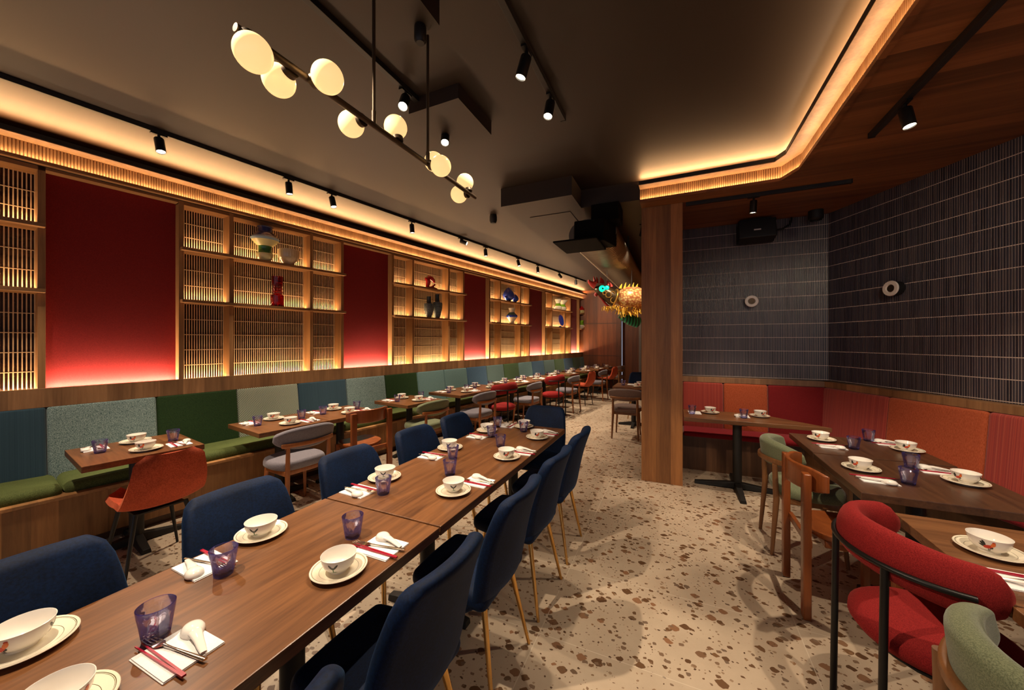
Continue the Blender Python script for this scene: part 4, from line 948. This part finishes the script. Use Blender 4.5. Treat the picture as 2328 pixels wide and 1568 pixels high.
# ------------------------------------------------------------------ duct, dragon, speaker and small fittings
def ovalring(y, k): return [(-0.895 + 0.275 * k * (abs(math.cos(a)) ** 0.7) * (1 if math.cos(a) > 0 else -1), y, 2.80 + 0.175 * k * math.sin(a)) for a in [2 * PI * i / 28 for i in range(28)]]
V = []; F = []; ys = []
y = 4.22
while y < 11.9: ys += [(y, 1.0), (y + 0.03, 1.0), (y + 0.042, 1.035), (y + 0.054, 1.0)]; y += 0.066
for yy, k in ys: V += ovalring(yy, k)
for i in range(len(ys) - 1):
    for j in range(28): F.append((i * 28 + j, i * 28 + (j + 1) % 28, (i + 1) * 28 + (j + 1) % 28, (i + 1) * 28 + j))
F.append(tuple(range(28))); F.append(tuple((len(ys) - 1) * 28 + j for j in range(28)))
r = thing('air_duct', 'corrugated metal air duct under the ceiling above the dragon', 'duct', (0, 0, 0))
link('pipe', mesh('pipe', [(V, F)], M['duct'], 30), r)
link('plenum', mesh('plenum', [prism([(-1.02, 3.9), (-0.70, 3.9), (-0.62, 4.25), (-1.12, 4.25)], 2.62, 2.86), box(-1.21, -0.74, 3.72, 4.26, 2.60, 2.62), prism([(-0.86, 4.0), (-0.56, 4.0), (-0.56, 4.3), (-0.86, 4.3)], 2.86, 3.05)], M['deep_black'], 0, 0.01), r)
link('hanger', mesh('hanger', [box(-1.17, -1.15, 5.4, 5.42, 2.8, 3.05), box(-0.64, -0.62, 5.4, 5.42, 2.8, 3.05)], M['black'], 0), r)

m = N('gold_scales'); co = m.co(); v = m.n('ShaderNodeTexVoronoi', feature='F1'); m.l.new(co, v.inputs['Vector']); v.inputs['Scale'].default_value = 26
m.set('Base Color', m.ramp(v.outputs['Distance'], (0.1, L(252, 232, 170)), (0.42, L(240, 204, 128)), (0.62, L(196, 120, 76)))); m.set('Metallic', 0.25); m.set('Roughness', 0.3); goldm = m.m
m = N('green_coils'); co = m.co(); wv = m.n('ShaderNodeTexWave', wave_type='BANDS', bands_direction='X'); m.l.new(co, wv.inputs['Vector']); wv.inputs['Scale'].default_value = 5
m.set('Base Color', m.ramp(wv.outputs['Fac'], (0.35, L(16, 60, 48)), (0.6, L(44, 170, 120)))); m.set('Roughness', 0.3); m.set('Metallic', 0.3); greenm = m.m
redp = plain('dragon_red', L(176, 40, 28), 0.4); yel = plain('dragon_fringe', L(236, 186, 60), 0.7); dk = plain('dragon_face', L(74, 58, 34), 0.35, 0.4); goldp = plain('dragon_gold', L(226, 176, 84), 0.3, 0.8)
eye = plain('lit_eye', L(20, 200, 150), 0.3, emit=(0.0, 0.8, 0.5, 1), estr=1.1)
dr = thing('dragon', 'hanging gold paper dragon with lit green eye and yellow fringe', 'dragon', (-0.772, 5.69, 2.16), math.radians(24.4)); dr.scale = (0.8125,) * 3
def D(px, py, y=0.0): return ((px - 1411) * 0.0082, y, (683.6 - py) * 0.0082)
link('head', mesh('head', [tube([D(1352, 655), D(1358, 658), D(1368, 661), D(1380, 668), D(1392, 676), D(1400, 680)], [0.03, 0.085, 0.115, 0.13, 0.145, 0.135], 20)], dk, 60), dr)
link('collar', mesh('collar', [tube([(D(1396, 679)[0] + 0.02 * math.cos(a) * 0 + 0.05 * math.sin(a), 0.170 * math.cos(a), D(1396, 679)[2] + 0.170 * math.sin(a)) for a in [2 * PI * i / 32 for i in range(32)]], 0.016, 8, closed=True)], goldp, 60), dr)
sw = []
for cx, cy, rd in ((1379, 672, 0.05), (1390, 684, 0.05), (1388, 669, 0.035), (1370, 668, 0.03)):
    sw.append(tube([(D(cx, cy)[0] + rd * math.cos(a), -0.13, D(cx, cy)[2] + rd * math.sin(a)) for a in [2 * PI * i / 20 for i in range(20)]], 0.008, 6, closed=True))
link('scroll', mesh('scroll', sw, goldp, 60), dr)
link('eye', mesh('eye', [xf(lathe([(0, 0.035), (0.04, 0.03), (0.062, 0.0), (0.04, -0.02), (0, -0.02)], 20), TR(*D(1366, 658, -0.105)) @ RX(90)), xf(lathe([(0, 0.02), (0.03, 0.015), (0.04, 0), (0, -0.01)], 16), TR(*D(1376, 656, -0.12)) @ RX(90))], eye, 50), dr)
link('pupil', mesh('pupil', [xf(lathe([(0, 0.012), (0.014, 0.008), (0.016, 0), (0, 0)], 14), TR(*D(1366, 658, -0.138)) @ RX(90))], M['deep_black'], 50), dr)
link('snout', mesh('snout', [tube([D(1353, 648), D(1345, 645), D(1339, 640), D(1338, 636)], [0.075, 0.05, 0.03, 0.015], 12), tube([D(1356, 668), D(1352, 672)], [0.04, 0.025], 10), tube([D(1355, 664), D(1366, 676), D(1376, 690), D(1386, 699)], [0.018, 0.022, 0.02, 0.015], 10)], redp, 60), dr)
for a, b in (((1352, 645), (1349, 628)), ((1357, 644), (1356, 629)), ((1366, 644), (1365, 629)), ((1371, 645), (1368, 632)), ((1382, 649), (1380, 636)), ((1390, 652), (1386, 641))):
    link('horn', mesh('horn', [tube([D(*a), D((a[0] + b[0]) / 2 + 1, (a[1] + b[1]) / 2), D(*b)], [0.03, 0.02, 0.004], 8)], redp, 60), dr)
link('torso', mesh('torso', [tube([D(1403, 680), D(1412, 680), D(1428, 676), D(1444, 676), D(1464, 682, 0.05), D(1472, 686, 0.15)], [0.10, 0.17, 0.2, 0.2, 0.19, 0.17], 28)], goldm, 60), dr)
link('ridge', mesh('ridge', [tube([D(x, 657 + 0.08 * (x - 1420)), D(x + 2, 650 - 4 * (x % 3)), D(x + 4, 645 - 3 * (x % 2))], [0.03, 0.018, 0.004], 6) for x in (1410, 1419, 1428, 1437, 1446)], yel, 60), dr)
fr = []
for i in range(64):
    x = 1372 + i * 1.35; y0 = 695 + (6 if x > 1405 else 2) + random.uniform(-2, 2); l = random.uniform(5, 12) if x < 1400 else random.uniform(10, 20)
    fr.append(tube([D(x, y0, random.uniform(-0.16, 0.1)), D(x + random.uniform(-2, 2), y0 + l, random.uniform(-0.16, 0.1))], [0.010, 0.007], 5))
f_ = link('fringe', mesh('fringe', fr, yel, 40), dr)
link('tail_coil', mesh('tail_coil', [tube([D(1420, 712, 0.3), D(1432, 718, 0.3), D(1446, 724, 0.35), D(1466, 730, 0.4)], [0.07, 0.10, 0.11, 0.11], 20)], greenm, 60), dr)
link('hanging_wire', mesh('hanging_wire', [tube([D(1436, 652), (D(1436, 652)[0], 0, 0.57)], 0.004, 6), tube([D(1380, 652), (D(1380, 652)[0], 0, 0.57)], 0.004, 6)], M['black'], 0), dr)

r = thing('loudspeaker', 'black box loudspeaker under the soffit on the tiled wall', 'loudspeaker', (0.87, 5.22, 2.94))
link('cabinet', mesh('cabinet', [xf(rbox(0.19, 0.10, 0.115, 0.015, 2), RX(-10))], M['speaker'], 40), r, (0, -0.02, -0.07)); link('badge', mesh('badge', [xf(box(-0.035, 0.035, -0.104, -0.100, -0.008, 0.008), RX(-10))], M['ring'], 0), r, (0, -0.02, -0.09), label='small pale badge plate')
link('bracket', mesh('bracket', [box(-0.16, 0.16, 0.0, 0.06, 0.03, 0.09)], M['speaker'], 0), r)
link('cable', mesh('cable', [tube([(0.19, 0.05, -0.06), (0.28, 0.07, -0.05), (0.36, 0.08, 0.0), (0.38, 0.10, 0.08)], 0.012, 8)], M['speaker'], 60), r)
r = thing('surface_downlight', 'small unlit black downlight in the tiled corner', 'downlight', (1.44, 5.18, ZS))
link('can', mesh('can', [lathe([(0, 0), (0.07, 0), (0.07, -0.09), (0.052, -0.11), (0.048, -0.085), (0, -0.08)], 24)], M['speaker'], 40), r); link('trim_ring', mesh('trim_ring', [lathe([(0.026, -0.084), (0.044, -0.088), (0.044, -0.094), (0.026, -0.09)], 24)], M['bronze'], 40), r)
def eye_lamp(label, loc, rz):
    r = thing('wall_lamp', label, 'wall lamp', loc, rz, 'round ring lamps on the tiled walls')
    link('mount', mesh('mount', [xf(lathe([(0, 0), (0.066, 0), (0.066, 0.06), (0, 0.06)], 32), RX(90))], M['speaker'], 40), r)
    link('ring', mesh('ring', [xf(lathe([(0.036, 0.062), (0.068, 0.062), (0.073, 0.070), (0.068, 0.080), (0.040, 0.080), (0.034, 0.072), (0.036, 0.062)], 36), RX(90))], M['ring'], 50), r)
    link('hub', mesh('hub', [xf(lathe([(0, 0.06), (0.036, 0.06), (0.034, 0.072), (0, 0.074)], 28), RX(90))], M['bronze'], 40), r)
eye_lamp('white ring wall lamp on the short tiled wall above the wedge table', (0.84, 5.352, 2.04), 0)
eye_lamp('white ring wall lamp on the long tiled side wall', RP(0.77, -0.008, 2.05), RA)
tag(link('ceiling_sensor', mesh('ceiling_sensor', [lathe([(0, 0), (0.045, 0), (0.05, -0.03), (0.05, -0.08), (0.035, -0.115), (0, -0.125)], 24)], M['speaker'], 50), None, (-2.25, 4.35, ZC)), 'small black dome hanging from the ceiling left of the bulkhead', 'sensor')
